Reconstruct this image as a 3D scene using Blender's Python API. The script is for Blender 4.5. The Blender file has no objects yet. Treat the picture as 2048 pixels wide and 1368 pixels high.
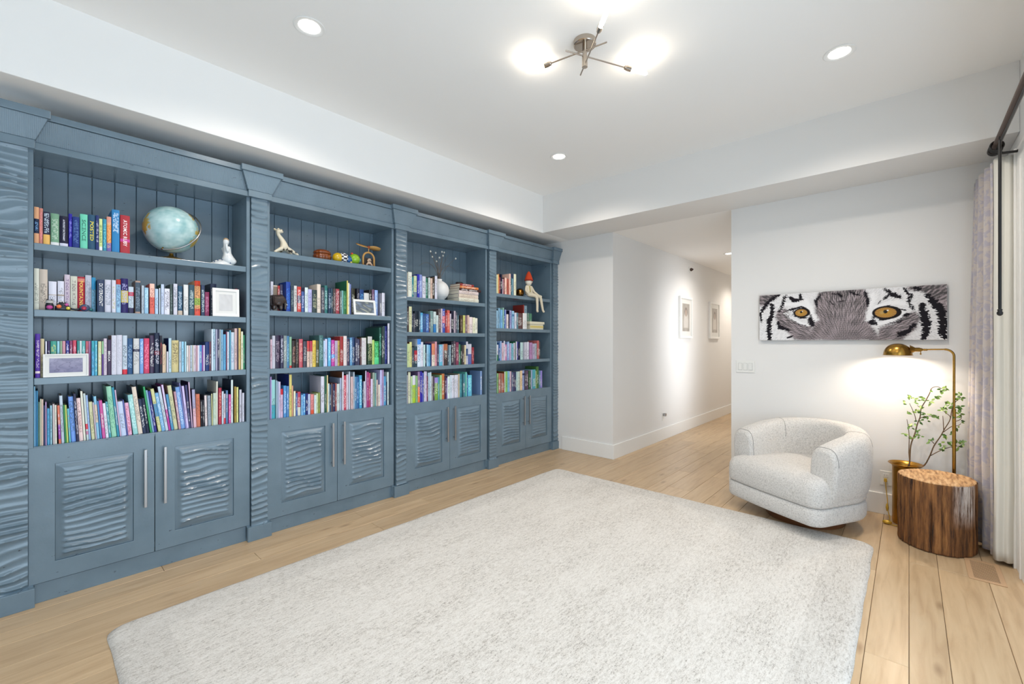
import bpy, bmesh, math, random
import numpy as np
from mathutils import Vector, Matrix, noise

# ------------------------------------------------------------------ camera, world, light, exposure
scene = bpy.context.scene
COL = scene.collection
H_CAM = 1.42
cam_data = bpy.data.cameras.new('camera')
cam = bpy.data.objects.new('camera', cam_data)
COL.objects.link(cam)
cam_data.sensor_width = 36.0
cam_data.lens = 875.0 / 2048.0 * 36.0
cam_data.clip_start = 0.02
cam.location = (0, 0, H_CAM)
YAW = math.atan2(0.6719985, 0.7405525)
cam.rotation_euler = (math.pi / 2, 0, YAW - math.pi / 2)
scene.camera = cam

scene.view_settings.view_transform = 'Standard'
scene.view_settings.look = 'None'
scene.view_settings.gamma = 1.0
scene.view_settings.use_curve_mapping = False
scene.view_settings.exposure = 0.50
try:
    scene.cycles.use_denoising = True
    scene.cycles.max_bounces = 8
    scene.cycles.diffuse_bounces = 5
    scene.cycles.glossy_bounces = 3
    scene.cycles.sample_clamp_indirect = 6
    scene.cycles.adaptive_threshold = 0.025
except Exception:
    pass

world = bpy.data.worlds.new('sky')
scene.world = world
world.use_nodes = True
bg = world.node_tree.nodes['Background']
bg.inputs['Color'].default_value = (0.72, 0.86, 1.0, 1)
bg.inputs['Strength'].default_value = 0.8

def area_light(name, loc, target, sx, sy, power, color):
    d = bpy.data.lights.new(name, 'AREA')
    d.shape = 'RECTANGLE'; d.size = sx; d.size_y = sy; d.energy = power; d.color = color
    o = bpy.data.objects.new(name, d); COL.objects.link(o)
    o.location = loc
    o.rotation_euler = (Vector(target) - Vector(loc)).to_track_quat('-Z', 'Z').to_euler()
    return o

# daylight outside the big glazed door beside the camera, outside the window behind it, and outside the hall window
area_light('daylight_glass_door', (0.55, -0.80, 1.25), (0.55, 3.0, 1.0), 3.6, 2.2, 56, (0.66, 0.84, 1.0))
area_light('daylight_end_window', (-2.92, 1.7, 1.6), (3.0, 1.7, 1.45), 2.6, 1.7, 10, (0.75, 0.88, 1.0))
hall_day = area_light('daylight_hall_window', (6.55, 1.00, 1.40), (6.85, 2.6, 1.35), 0.9, 2.2, 7, (0.95, 0.97, 1.0))
hall_day.data.spread = math.radians(75)

# ------------------------------------------------------------------ helpers
class MB:
    """collects geometry for ONE mesh object"""
    def __init__(s):
        s.v = []; s.f = []
    def add(s, verts, faces):
        n = len(s.v); s.v += [tuple(p) for p in verts]; s.f += [tuple(n + i for i in f) for f in faces]
    def box(s, x0, x1, y0, y1, z0, z1):
        s.add([(x0, y0, z0), (x1, y0, z0), (x1, y1, z0), (x0, y1, z0), (x0, y0, z1), (x1, y0, z1), (x1, y1, z1), (x0, y1, z1)],
              [(0, 3, 2, 1), (4, 5, 6, 7), (0, 1, 5, 4), (1, 2, 6, 5), (2, 3, 7, 6), (3, 0, 4, 7)])
    def grid(s, pts, closed_u=False, closed_v=False, flip=False):
        """pts[i][j] rows of points"""
        nu, nv = len(pts), len(pts[0]); n = len(s.v)
        for r in pts: s.v += [tuple(p) for p in r]
        for i in range(nu if closed_u else nu - 1):
            for j in range(nv if closed_v else nv - 1):
                a = n + i * nv + j; b = n + i * nv + (j + 1) % nv
                c = n + ((i + 1) % nu) * nv + (j + 1) % nv; d = n + ((i + 1) % nu) * nv + j
                s.f.append((a, d, c, b) if flip else (a, b, c, d))
        return n
    def tube(s, path, r, n=8, cap=True):
        P = [Vector(p) for p in path]
        R = r if isinstance(r, (list, tuple)) else [r] * len(P)
        rings = []; up = None
        for i, p in enumerate(P):
            t = (P[min(i + 1, len(P) - 1)] - P[max(i - 1, 0)]).normalized()
            if up is None:
                up = Vector((0, 0, 1)) if abs(t.z) < .9 else Vector((1, 0, 0))
            a = t.cross(up).normalized(); b = a.cross(t).normalized(); up = b
            rings.append([p + (a * math.cos(2 * math.pi * k / n) + b * math.sin(2 * math.pi * k / n)) * R[i] for k in range(n)])
        n0 = s.grid(rings, closed_v=True)
        if cap:
            s.f.append(tuple(n0 + k for k in range(n))[::-1])
            m = n0 + (len(P) - 1) * n
            s.f.append(tuple(m + k for k in range(n)))
    def lathe(s, prof, n=32, c=(0, 0, 0), sx=1, sy=1, axis='Z'):
        rings = []
        for r, z in prof:
            ring = []
            for k in range(n):
                a = 2 * math.pi * k / n
                x, y = r * math.cos(a) * sx, r * math.sin(a) * sy
                p = (x, y, z) if axis == 'Z' else ((z, x, y) if axis == 'X' else (x, z, y))
                ring.append((p[0] + c[0], p[1] + c[1], p[2] + c[2]))
            rings.append(ring)
        n0 = s.grid(rings, closed_v=True)
        if prof[0][0] > 1e-6: s.f.append(tuple(n0 + k for k in range(n))[::-1])
        m = n0 + (len(prof) - 1) * n
        if prof[-1][0] > 1e-6: s.f.append(tuple(m + k for k in range(n)))
    def sphere(s, c, r, n=16, m=10, sx=1, sy=1, sz=1):
        prof = [(math.sin(math.pi * i / m) * r if 0 < i < m else 1e-4 * r, -math.cos(math.pi * i / m) * r * sz) for i in range(m + 1)]
        s.lathe(prof, n, c, sx, sy)
    def build(s, name, mat=None, parent=None, smooth=False, bevel=0.0, bseg=2, loc=None, rot=None, sharp=None):
        me = bpy.data.meshes.new(name)
        me.from_pydata(s.v, [], s.f)
        me.validate()
        bm = bmesh.new(); bm.from_mesh(me)
        bmesh.ops.remove_doubles(bm, verts=bm.verts, dist=1e-6)
        bmesh.ops.recalc_face_normals(bm, faces=bm.faces)
        bm.to_mesh(me); bm.free()
        return link(name, me, mat, parent, smooth, bevel, bseg, loc, rot, sharp)

def link(name, me, mat=None, parent=None, smooth=False, bevel=0.0, bseg=2, loc=None, rot=None, sharp=None):
    o = bpy.data.objects.new(name, me); COL.objects.link(o)
    if mat is not None and not me.materials:
        for m in (mat if isinstance(mat, (list, tuple)) else [mat]): me.materials.append(m)
    if parent is not None: o.parent = parent
    if loc is not None: o.location = loc
    if rot is not None: o.rotation_euler = rot
    if smooth:
        me.polygons.foreach_set('use_smooth', [True] * len(me.polygons))
        if sharp:
            try: me.set_sharp_from_angle(angle=math.radians(sharp))
            except Exception: pass
    if bevel > 0:
        b = o.modifiers.new('bevel', 'BEVEL'); b.width = bevel; b.segments = bseg; b.limit_method = 'ANGLE'
    return o

def tag(o, label=None, cat=None, group=None, kind=None):
    if label: o['label'] = label
    if cat: o['category'] = cat
    if group: o['group'] = group
    if kind: o['kind'] = kind
    return o

def empty(name, loc, rz=0.0):
    o = bpy.data.objects.new(name, None); COL.objects.link(o)
    o.empty_display_size = .05; o.location = loc; o.rotation_euler = (0, 0, rz)
    return o

def struct(o): o['kind'] = 'structure'; return o

def boxobj(name, b, mat, parent=None, bevel=0.0, off=(0, 0, 0)):
    m = MB(); m.box(b[0] - off[0], b[1] - off[0], b[2] - off[1], b[3] - off[1], b[4] - off[2], b[5] - off[2])
    return m.build(name, mat, parent, bevel=bevel)

def skin_obj(name, pts, edges, radii, mat, parent=None, sub=2, loc=None):
    """one continuous body grown over a skeleton"""
    me = bpy.data.meshes.new(name); me.from_pydata(pts, edges, [])
    o = bpy.data.objects.new(name, me); COL.objects.link(o)
    sk = o.modifiers.new('skin', 'SKIN'); sk.use_smooth_shade = True
    for i, v in enumerate(me.skin_vertices[0].data):
        r = radii[i] * 1.3; v.radius = (r, r); v.use_root = (i == 0)
    ss = o.modifiers.new('sub', 'SUBSURF'); ss.levels = sub; ss.render_levels = sub
    dg = bpy.context.evaluated_depsgraph_get()
    m2 = bpy.data.meshes.new_from_object(o.evaluated_get(dg)); m2.name = name
    bpy.data.objects.remove(o)
    m2.materials.clear()
    return link(name, m2, mat, parent, smooth=True, loc=loc)

# ------------------------------------------------------------------ materials
def s2l(c):
    return c / 12.92 if c <= .04045 else ((c + .055) / 1.055) ** 2.4
def rgb(r, g, b): return (s2l(r / 255), s2l(g / 255), s2l(b / 255), 1)
def hex3(h): return tuple(s2l(int(ch, 16) / 15) for ch in h)

def new_mat(name):
    m = bpy.data.materials.new(name); m.use_nodes = True
    nt = m.node_tree; b = nt.nodes['Principled BSDF']
    return m, nt, b

def N(nt, t, **kw):
    n = nt.nodes.new(t)
    for k, v in kw.items():
        if k in n.inputs.keys() if hasattr(n.inputs, 'keys') else False: n.inputs[k].default_value = v
        else: setattr(n, k, v)
    return n

def simple(name, col, rough=.5, metal=0.0, bump=0.0, bscale=60, var=0.0, vscale=8, spec=None, stretch=None, coat=0.0, emit=None, estr=0.0, dist=.01):
    m, nt, b = new_mat(name)
    b.inputs['Base Color'].default_value = col
    b.inputs['Roughness'].default_value = rough
    b.inputs['Metallic'].default_value = metal
    if spec is not None: b.inputs['Specular IOR Level'].default_value = spec
    if coat: b.inputs['Coat Weight'].default_value = coat
    if emit is not None:
        b.inputs['Emission Color'].default_value = emit; b.inputs['Emission Strength'].default_value = estr
    if bump or var:
        tc = nt.nodes.new('ShaderNodeTexCoord'); mp = nt.nodes.new('ShaderNodeMapping')
        nt.links.new(tc.outputs['Object'], mp.inputs['Vector'])
        if stretch: mp.inputs['Scale'].default_value = stretch
    if bump:
        n = nt.nodes.new('ShaderNodeTexNoise'); n.inputs['Scale'].default_value = bscale; n.inputs['Detail'].default_value = 4
        nt.links.new(mp.outputs['Vector'], n.inputs['Vector'])
        bp = nt.nodes.new('ShaderNodeBump'); bp.inputs['Strength'].default_value = bump; bp.inputs['Distance'].default_value = dist
        nt.links.new(n.outputs['Fac'], bp.inputs['Height']); nt.links.new(bp.outputs['Normal'], b.inputs['Normal'])
    if var:
        n = nt.nodes.new('ShaderNodeTexNoise'); n.inputs['Scale'].default_value = vscale; n.inputs['Detail'].default_value = 5
        nt.links.new(mp.outputs['Vector'], n.inputs['Vector'])
        mx = nt.nodes.new('ShaderNodeMix'); mx.data_type = 'RGBA'
        mx.inputs[6].default_value = tuple(c * (1 - var) for c in col[:3]) + (1,)
        mx.inputs[7].default_value = tuple(min(1, c * (1 + var)) for c in col[:3]) + (1,)
        nt.links.new(n.outputs['Fac'], mx.inputs[0]); nt.links.new(mx.outputs[2], b.inputs['Base Color'])
    return m

def ramp(nt, stops):
    r = nt.nodes.new('ShaderNodeValToRGB'); e = r.color_ramp.elements
    e[0].position, e[0].color = stops[0]; e[1].position, e[1].color = stops[-1]
    for p, c in stops[1:-1]:
        x = e.new(p); x.color = c
    return r

M = {}
M['wall'] = simple('wall_paint', rgb(231, 230, 228), .7, bump=.06, bscale=140, dist=.004)
M['ceiling'] = simple('ceiling_paint', rgb(247, 246, 244), .75, bump=.04, bscale=120, dist=.004)
M['trim'] = simple('white_trim_paint', rgb(238, 238, 236), .4)
M['white_plastic'] = simple('white_plastic', rgb(232, 232, 228), .35)
M['nickel'] = simple('polished_nickel', rgb(190, 178, 165), .16, 1.0)
M['brushed'] = simple('brushed_steel', rgb(176, 176, 178), .3, 1.0)
M['brass'] = simple('aged_brass', rgb(172, 132, 62), .24, 1.0, var=.18, vscale=30)
M['pot_brass'] = simple('gold_pot_metal', rgb(178, 132, 58), .28, 1.0, var=.2, vscale=14)
M['gold_cord'] = simple('gold_cord_plastic', rgb(206, 168, 60), .35, .3)
M['bronze'] = simple('dark_bronze', rgb(66, 48, 38), .5, .15)
M['black'] = simple('black_metal', rgb(20, 18, 18), .4, .0)
M['lens'] = simple('downlight_lens', (1, 1, 1, 1), .4, emit=(1, .95, .87, 1), estr=9)
M['bulb'] = simple('glowing_tube_bulb', (1, 1, 1, 1), .4, emit=(1, .88, .72, 1), estr=40)
M['lampbulb'] = simple('lamp_bulb_glow', (1, 1, 1, 1), .4, emit=(1, .90, .76, 1), estr=300)
M['shade_in'] = simple('white_enamel', rgb(240, 238, 230), .4)

def mat_vcol(name, rough=.45, bump=0, bscale=200, spec=.4, coat=0):
    m, nt, b = new_mat(name)
    a = nt.nodes.new('ShaderNodeAttribute'); a.attribute_name = 'Col'
    nt.links.new(a.outputs['Color'], b.inputs['Base Color'])
    b.inputs['Roughness'].default_value = rough; b.inputs['Specular IOR Level'].default_value = spec
    b.inputs['Coat Weight'].default_value = coat
    if bump:
        tc = nt.nodes.new('ShaderNodeTexCoord'); n = nt.nodes.new('ShaderNodeTexNoise'); n.inputs['Scale'].default_value = bscale
        nt.links.new(tc.outputs['Object'], n.inputs['Vector'])
        bp = nt.nodes.new('ShaderNodeBump'); bp.inputs['Strength'].default_value = bump; bp.inputs['Distance'].default_value = .002
        nt.links.new(n.outputs['Fac'], bp.inputs['Height']); nt.links.new(bp.outputs['Normal'], b.inputs['Normal'])
    return m
M['print'] = mat_vcol('printed_cover', .38)
M['canvas'] = mat_vcol('printed_canvas', .6, bump=.10, bscale=900, spec=.12)
M['globe'] = mat_vcol('globe_print', .22, coat=.3)
M['paint_print'] = mat_vcol('painted_surface', .4)

def m_cabinet(name, flute=False):
    m, nt, b = new_mat(name)
    tc = nt.nodes.new('ShaderNodeTexCoord')
    n1 = nt.nodes.new('ShaderNodeTexNoise'); n1.inputs['Scale'].default_value = 5; n1.inputs['Detail'].default_value = 6
    nt.links.new(tc.outputs['Object'], n1.inputs['Vector'])
    r = ramp(nt, [(.3, rgb(95, 117, 132)), (.7, rgb(106, 128, 143))])
    nt.links.new(n1.outputs['Fac'], r.inputs['Fac'])
    # sparse dark wear marks in the paint
    mp = nt.nodes.new('ShaderNodeMapping'); mp.inputs['Scale'].default_value = (3.0, 3.0, 9.0)
    nt.links.new(tc.outputs['Object'], mp.inputs['Vector'])
    n2 = nt.nodes.new('ShaderNodeTexNoise'); n2.inputs['Scale'].default_value = 6.5; n2.inputs['Detail'].default_value = 3; n2.inputs['Roughness'].default_value = .65
    nt.links.new(mp.outputs['Vector'], n2.inputs['Vector'])
    r2 = ramp(nt, [(.705, (0, 0, 0, 1)), (.72, (1, 1, 1, 1))])
    nt.links.new(n2.outputs['Fac'], r2.inputs['Fac'])
    mx = nt.nodes.new('ShaderNodeMix'); mx.data_type = 'RGBA'
    nt.links.new(r2.outputs['Color'], mx.inputs[0]); nt.links.new(r.outputs['Color'], mx.inputs[6]); mx.inputs[7].default_value = rgb(52, 62, 74)
    nt.links.new(mx.outputs[2], b.inputs['Base Color'])
    b.inputs['Roughness'].default_value = .26; b.inputs['Specular IOR Level'].default_value = .6; b.inputs['Coat Weight'].default_value = .45; b.inputs['Coat Roughness'].default_value = .26
    n3 = nt.nodes.new('ShaderNodeTexNoise'); n3.inputs['Scale'].default_value = 90; n3.inputs['Detail'].default_value = 3
    nt.links.new(tc.outputs['Object'], n3.inputs['Vector'])
    bp = nt.nodes.new('ShaderNodeBump'); bp.inputs['Strength'].default_value = .10; bp.inputs['Distance'].default_value = .004
    nt.links.new(n3.outputs['Fac'], bp.inputs['Height'])
    if flute:
        w = nt.nodes.new('ShaderNodeTexWave'); w.wave_type = 'BANDS'; w.bands_direction = 'X'
        w.inputs['Scale'].default_value = 42; w.inputs['Distortion'].default_value = 1.2; w.inputs['Detail'].default_value = 2
        nt.links.new(tc.outputs['Object'], w.inputs['Vector'])
        bp2 = nt.nodes.new('ShaderNodeBump'); bp2.inputs['Strength'].default_value = .35; bp2.inputs['Distance'].default_value = .004
        nt.links.new(w.outputs['Fac'], bp2.inputs['Height']); nt.links.new(bp.outputs['Normal'], bp2.inputs['Normal'])
        nt.links.new(bp2.outputs['Normal'], b.inputs['Normal'])
    else:
        nt.links.new(bp.outputs['Normal'], b.inputs['Normal'])
    return m
M['cab'] = m_cabinet('blue_grey_cabinet_paint')
M['cab_flute'] = m_cabinet('blue_grey_reeded_paint', True)

def m_oak():
    m, nt, b = new_mat('pale_oak')
    tc = nt.nodes.new('ShaderNodeTexCoord'); oi = nt.nodes.new('ShaderNodeObjectInfo')
    add = nt.nodes.new('ShaderNodeVectorMath'); add.operation = 'ADD'
    mul = nt.nodes.new('ShaderNodeVectorMath'); mul.operation = 'SCALE'; mul.inputs['Scale'].default_value = 37.0
    cmb = nt.nodes.new('ShaderNodeCombineXYZ')
    for k in ('X', 'Y', 'Z'): nt.links.new(oi.outputs['Random'], cmb.inputs[k])
    nt.links.new(cmb.outputs['Vector'], mul.inputs[0])
    nt.links.new(tc.outputs['Object'], add.inputs[0]); nt.links.new(mul.outputs['Vector'], add.inputs[1])
    mp = nt.nodes.new('ShaderNodeMapping'); mp.inputs['Scale'].default_value = (.9, 9, 9)
    nt.links.new(add.outputs['Vector'], mp.inputs['Vector'])
    g = nt.nodes.new('ShaderNodeTexNoise'); g.inputs['Scale'].default_value = 3.2; g.inputs['Detail'].default_value = 8; g.inputs['Distortion'].default_value = .6
    nt.links.new(mp.outputs['Vector'], g.inputs['Vector'])
    r = ramp(nt, [(.25, rgb(180, 150, 115)), (.5, rgb(198, 170, 134)), (.78, rgb(208, 182, 147))])
    nt.links.new(g.outputs['Fac'], r.inputs['Fac'])
    # knots
    mp2 = nt.nodes.new('ShaderNodeMapping'); mp2.inputs['Scale'].default_value = (2.0, 6.0, 1.0)
    nt.links.new(add.outputs['Vector'], mp2.inputs['Vector'])
    vo = nt.nodes.new('ShaderNodeTexVoronoi'); vo.inputs['Scale'].default_value = 1.0
    nt.links.new(mp2.outputs['Vector'], vo.inputs['Vector'])
    rk = ramp(nt, [(.03, (1, 1, 1, 1)), (.14, (0, 0, 0, 1))])
    nt.links.new(vo.outputs['Distance'], rk.inputs['Fac'])
    km = nt.nodes.new('ShaderNodeMath'); km.operation = 'MULTIPLY'; km.inputs[1].default_value = .55
    nt.links.new(rk.outputs['Color'], km.inputs[0])
    mx = nt.nodes.new('ShaderNodeMix'); mx.data_type = 'RGBA'
    nt.links.new(km.outputs[0], mx.inputs[0]); nt.links.new(r.outputs['Color'], mx.inputs[6]); mx.inputs[7].default_value = rgb(118, 84, 52)
    # plank to plank tone
    hv = nt.nodes.new('ShaderNodeHueSaturation')
    mr = nt.nodes.new('ShaderNodeMapRange'); mr.inputs['To Min'].default_value = .86; mr.inputs['To Max'].default_value = 1.04
    nt.links.new(oi.outputs['Random'], mr.inputs['Value']); nt.links.new(mr.outputs['Result'], hv.inputs['Value'])
    nt.links.new(mx.outputs[2], hv.inputs['Color'])
    nt.links.new(hv.outputs['Color'], b.inputs['Base Color'])
    b.inputs['Roughness'].default_value = .30; b.inputs['Specular IOR Level'].default_value = .45
    bp = nt.nodes.new('ShaderNodeBump'); bp.inputs['Strength'].default_value = .08; bp.inputs['Distance'].default_value = .003
    nt.links.new(g.outputs['Fac'], bp.inputs['Height']); nt.links.new(bp.outputs['Normal'], b.inputs['Normal'])
    return m
M['oak'] = m_oak()
M['subfloor'] = simple('dark_subfloor', rgb(96, 72, 50), .8)
M['vent_wood'] = simple('vent_oak', rgb(198, 162, 126), .45, var=.12, vscale=20, stretch=(4, 30, 1))

def m_rug():
    m, nt, b = new_mat('heathered_wool')
    tc = nt.nodes.new('ShaderNodeTexCoord')
    mp = nt.nodes.new('ShaderNodeMapping'); mp.inputs['Scale'].default_value = (1, 3.2, 1)
    nt.links.new(tc.outputs['Object'], mp.inputs['Vector'])
    n1 = nt.nodes.new('ShaderNodeTexNoise'); n1.inputs['Scale'].default_value = 34; n1.inputs['Detail'].default_value = 7; n1.inputs['Roughness'].default_value = .8
    n2 = nt.nodes.new('ShaderNodeTexNoise'); n2.inputs['Scale'].default_value = 1.6; n2.inputs['Detail'].default_value = 4
    n3 = nt.nodes.new('ShaderNodeTexNoise'); n3.inputs['Scale'].default_value = 170; n3.inputs['Detail'].default_value = 3
    nt.links.new(mp.outputs['Vector'], n1.inputs['Vector']); nt.links.new(mp.outputs['Vector'], n2.inputs['Vector']); nt.links.new(tc.outputs['Object'], n3.inputs['Vector'])
    a1 = nt.nodes.new('ShaderNodeMath'); a1.operation = 'MULTIPLY_ADD'; a1.inputs[1].default_value = .22
    nt.links.new(n2.outputs['Fac'], a1.inputs[0]); nt.links.new(n1.outputs['Fac'], a1.inputs[2])
    a2 = nt.nodes.new('ShaderNodeMath'); a2.operation = 'MULTIPLY_ADD'; a2.inputs[1].default_value = .4
    nt.links.new(n3.outputs['Fac'], a2.inputs[0]); nt.links.new(a1.outputs[0], a2.inputs[2])
    r = ramp(nt, [(.60, rgb(128, 121, 113)), (.71, rgb(198, 192, 184)), (.83, rgb(220, 215, 208)), (.95, rgb(230, 226, 220))])
    nt.links.new(a2.outputs[0], r.inputs['Fac'])
    # woven border band all round, a touch darker
    sx = nt.nodes.new('ShaderNodeSeparateXYZ'); nt.links.new(tc.outputs['Object'], sx.inputs[0])
    def mth(op, a, c=None):
        q = nt.nodes.new('ShaderNodeMath'); q.operation = op
        if hasattr(a, 'links'): nt.links.new(a, q.inputs[0])
        else: q.inputs[0].default_value = a
        if c is not None:
            if hasattr(c, 'links'): nt.links.new(c, q.inputs[1])
            else: q.inputs[1].default_value = c
        return q.outputs[0]
    bx = mth('SUBTRACT', mth('ABSOLUTE', sx.outputs['X']), 1.86 - .21); by = mth('SUBTRACT', mth('ABSOLUTE', sx.outputs['Y']), 1.3725 - .21)
    bd = nt.nodes.new('ShaderNodeMapRange'); bd.inputs['From Min'].default_value = -.004; bd.inputs['From Max'].default_value = .004
    bd.inputs['To Min'].default_value = 1.0; bd.inputs['To Max'].default_value = .93
    nt.links.new(mth('MAXIMUM', bx, by), bd.inputs['Value'])
    hs = nt.nodes.new('ShaderNodeHueSaturation'); nt.links.new(r.outputs['Color'], hs.inputs['Color']); nt.links.new(bd.outputs['Result'], hs.inputs['Value'])
    nt.links.new(hs.outputs['Color'], b.inputs['Base Color'])
    b.inputs['Roughness'].default_value = .95; b.inputs['Specular IOR Level'].default_value = .1
    b.inputs['Sheen Weight'].default_value = .2
    bp = nt.nodes.new('ShaderNodeBump'); bp.inputs['Strength'].default_value = .6; bp.inputs['Distance'].default_value = .006
    nt.links.new(a2.outputs[0], bp.inputs['Height']); nt.links.new(bp.outputs['Normal'], b.inputs['Normal'])
    return m
M['rug'] = m_rug()

def m_boucle():
    m, nt, b = new_mat('pale_boucle')
    tc = nt.nodes.new('ShaderNodeTexCoord')
    n1 = nt.nodes.new('ShaderNodeTexNoise'); n1.inputs['Scale'].default_value = 110; n1.inputs['Detail'].default_value = 5; n1.inputs['Roughness'].default_value = .8
    nt.links.new(tc.outputs['Object'], n1.inputs['Vector'])
    r = ramp(nt, [(.32, rgb(158, 155, 152)), (.47, rgb(206, 203, 199)), (.66, rgb(226, 223, 219))])
    nt.links.new(n1.outputs['Fac'], r.inputs['Fac']); nt.links.new(r.outputs['Color'], b.inputs['Base Color'])
    b.inputs['Roughness'].default_value = .95; b.inputs['Specular IOR Level'].default_value = .1; b.inputs['Sheen Weight'].default_value = .25
    vo = nt.nodes.new('ShaderNodeTexVoronoi'); vo.inputs['Scale'].default_value = 210
    nt.links.new(tc.outputs['Object'], vo.inputs['Vector'])
    bp = nt.nodes.new('ShaderNodeBump'); bp.inputs['Strength'].default_value = .45; bp.inputs['Distance'].default_value = .004
    nt.links.new(vo.outputs['Distance'], bp.inputs['Height']); nt.links.new(bp.outputs['Normal'], b.inputs['Normal'])
    return m
M['boucle'] = m_boucle()
M['piping'] = simple('grey_seam', rgb(150, 148, 146), .9)
M['walnut'] = simple('walnut_plinth', rgb(112, 70, 42), .4, var=.25, vscale=12, stretch=(1, 1, 6))

def glass_mat():
    m, nt, b = new_mat('window_glass')
    nt.nodes.remove(b); out = nt.nodes['Material Output']
    t = nt.nodes.new('ShaderNodeBsdfTransparent'); g = nt.nodes.new('ShaderNodeBsdfGlossy'); g.inputs['Roughness'].default_value = .02
    f = nt.nodes.new('ShaderNodeValue'); f.outputs[0].default_value = .07
    mx = nt.nodes.new('ShaderNodeMixShader')
    nt.links.new(f.outputs[0], mx.inputs[0]); nt.links.new(t.outputs[0], mx.inputs[1]); nt.links.new(g.outputs[0], mx.inputs[2])
    nt.links.new(mx.outputs[0], out.inputs['Surface'])
    return m
M['glass'] = glass_mat()
M['pages'] = simple('book_pages', rgb(226, 218, 200), .85, bump=.3, bscale=20, stretch=(60, 1, 1), var=.06, vscale=30)

# ------------------------------------------------------------------ room shell
ZC, ZS = 3.20, 2.75            # tray ceiling, soffit
UW, VW = 4.745, 3.87           # end wall, bookcase wall
VR, UB = -0.52, -2.65          # glazed wall, wall behind the camera
TU, TV = 4.205, 3.305          # inner edges of the soffit
HL, HR, UE = 2.655, 1.325, 10.2  # hall side walls and its end

m = MB(); m.box(UB - .2, UE + .2, VR - .2, VW + .2, -.10, -.0125)
floor = struct(m.build('floor', M['subfloor']))
# wide oak planks of mixed width, running away from the camera
random.seed(11)
edges = [-.52, -.35, -.135, 0.0, .152]
cyc = [.215, .135, .152, .19]; k = 0
while edges[-1] < VW:
    edges.append(edges[-1] + cyc[k % 4]); k += 1
def plank(u0, u1, v0, v1):
    g = .0009
    a, b_ = u0 + g, u1 - g; c, d = v0 + g, v1 - g; e = .0016
    cx, cy = (a + b_) / 2, (c + d) / 2
    mm = MB()
    X0, X1, Y0, Y1 = a - cx, b_ - cx, c - cy, d - cy
    mm.add([(X0, Y0, -.012), (X1, Y0, -.012), (X1, Y1, -.012), (X0, Y1, -.012), (X0, Y0, -e), (X1, Y0, -e), (X1, Y1, -e), (X0, Y1, -e),
            (X0 + e, Y0 + e, 0), (X1 - e, Y0 + e, 0), (X1 - e, Y1 - e, 0), (X0 + e, Y1 - e, 0)],
           [(0, 3, 2, 1), (0, 1, 5, 4), (1, 2, 6, 5), (2, 3, 7, 6), (3, 0, 4, 7), (4, 5, 9, 8), (5, 6, 10, 9), (6, 7, 11, 10), (7, 4, 8, 11), (8, 9, 10, 11)])
    return mm.build('plank', M['oak'], floor, loc=(cx, cy, 0))
for i in range(len(edges) - 1):
    v0, v1 = edges[i], min(edges[i + 1], VW)
    if v1 - v0 < .02: continue
    end = UE if (v1 > HR and v0 < HL) else UW + .03
    u = UB - random.uniform(0, 1.6)
    while u < end:
        L = random.uniform(1.35, 2.3); u1 = u + L
        if end - u1 < .5: u1 = end
        plank(max(u, UB), min(u1, end), v0, v1)
        u = u1

def wall(name, boxes, mat=None):
    mm = MB()
    for b in boxes: mm.box(*b)
    return struct(mm.build(name, mat or M['wall']))
wall('wall_bookcase', [(UB - .1, UW + .12, VW, VW + .12, 0, ZC + .1)])
wall('wall_behind_camera', [(UB - .12, UB, VR - .12, .35, 0, ZC + .1), (UB - .12, UB, 3.05, VW + .12, 0, ZC + .1), (UB - .12, UB, .35, 3.05, 0, .75), (UB - .12, UB, .35, 3.05, 2.5, ZC + .1)])
wall('wall_end', [(UW, UW + .12, VR - .12, HR, 0, ZC + .1)])
wall('wall_stub', [(UW, UW + .12, HL, VW, 0, ZC + .1)])
wall('wall_hall_left', [(UW + .12, UE + .12, HL, HL + .12, 0, ZS + .02)])
wall('wall_hall_right', [(UW + .12, 6.05, HR - .12, HR, 0, ZS + .02), (7.05, UE + .12, HR - .12, HR, 0, ZS + .02), (6.05, 7.05, HR - .12, HR, 2.45, ZS + .02)])
wall('wall_hall_end', [(UE, UE + .12, HR - .12, HL + .12, 0, ZS + .02)])
DU0, DU1, DZ = -1.30, 3.88, 2.50     # glazed door opening
wall('wall_right', [(UB - .12, DU0, VR - .12, VR, 0, ZC + .1), (DU1, UW + .12, VR - .12, VR, 0, ZC + .1), (DU0, DU1, VR - .12, VR, DZ, ZC + .1)])
m = MB(); m.box(UB - .1, TU, VR - .1, TV, ZC, ZC + .1)
struct(m.build('ceiling', M['ceiling']))
m = MB(); m.box(UB, UW, TV, VW, ZS, ZC + .1)
struct(m.build('ceiling_soffit_bookcase', M['ceiling'], bevel=.004))
m = MB(); m.box(TU, UW, VR, TV, ZS, ZC + .1)
struct(m.build('ceiling_soffit_end', M['wall'], bevel=.004))
m = MB(); m.box(UW, UE, HR, HL, ZS, ZS + .1)
struct(m.build('ceiling_hall', M['ceiling']))

def baseboard(name, b):
    mm = MB(); mm.box(*b)
    return struct(mm.build(name, M['trim'], bevel=.003))
BH = .172
C0_BASE = DU1 + .30
baseboard('baseboard_end', (UW - .016, UW, VR, HR, 0, BH))
baseboard('baseboard_end_return', (UW - .016, UW + .12, HR, HR + .016, 0, BH))
baseboard('baseboard_stub', (UW - .016, UW, HL - .016, 3.40, 0, BH))
baseboard('baseboard_hall_left', (UW, UE, HL - .016, HL, 0, BH))
baseboard('baseboard_hall_right', (7.05, UE, HR, HR + .016, 0, BH))
baseboard('baseboard_right', (C0_BASE, UW - .016, VR, VR + .016, 0, BH))

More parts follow.
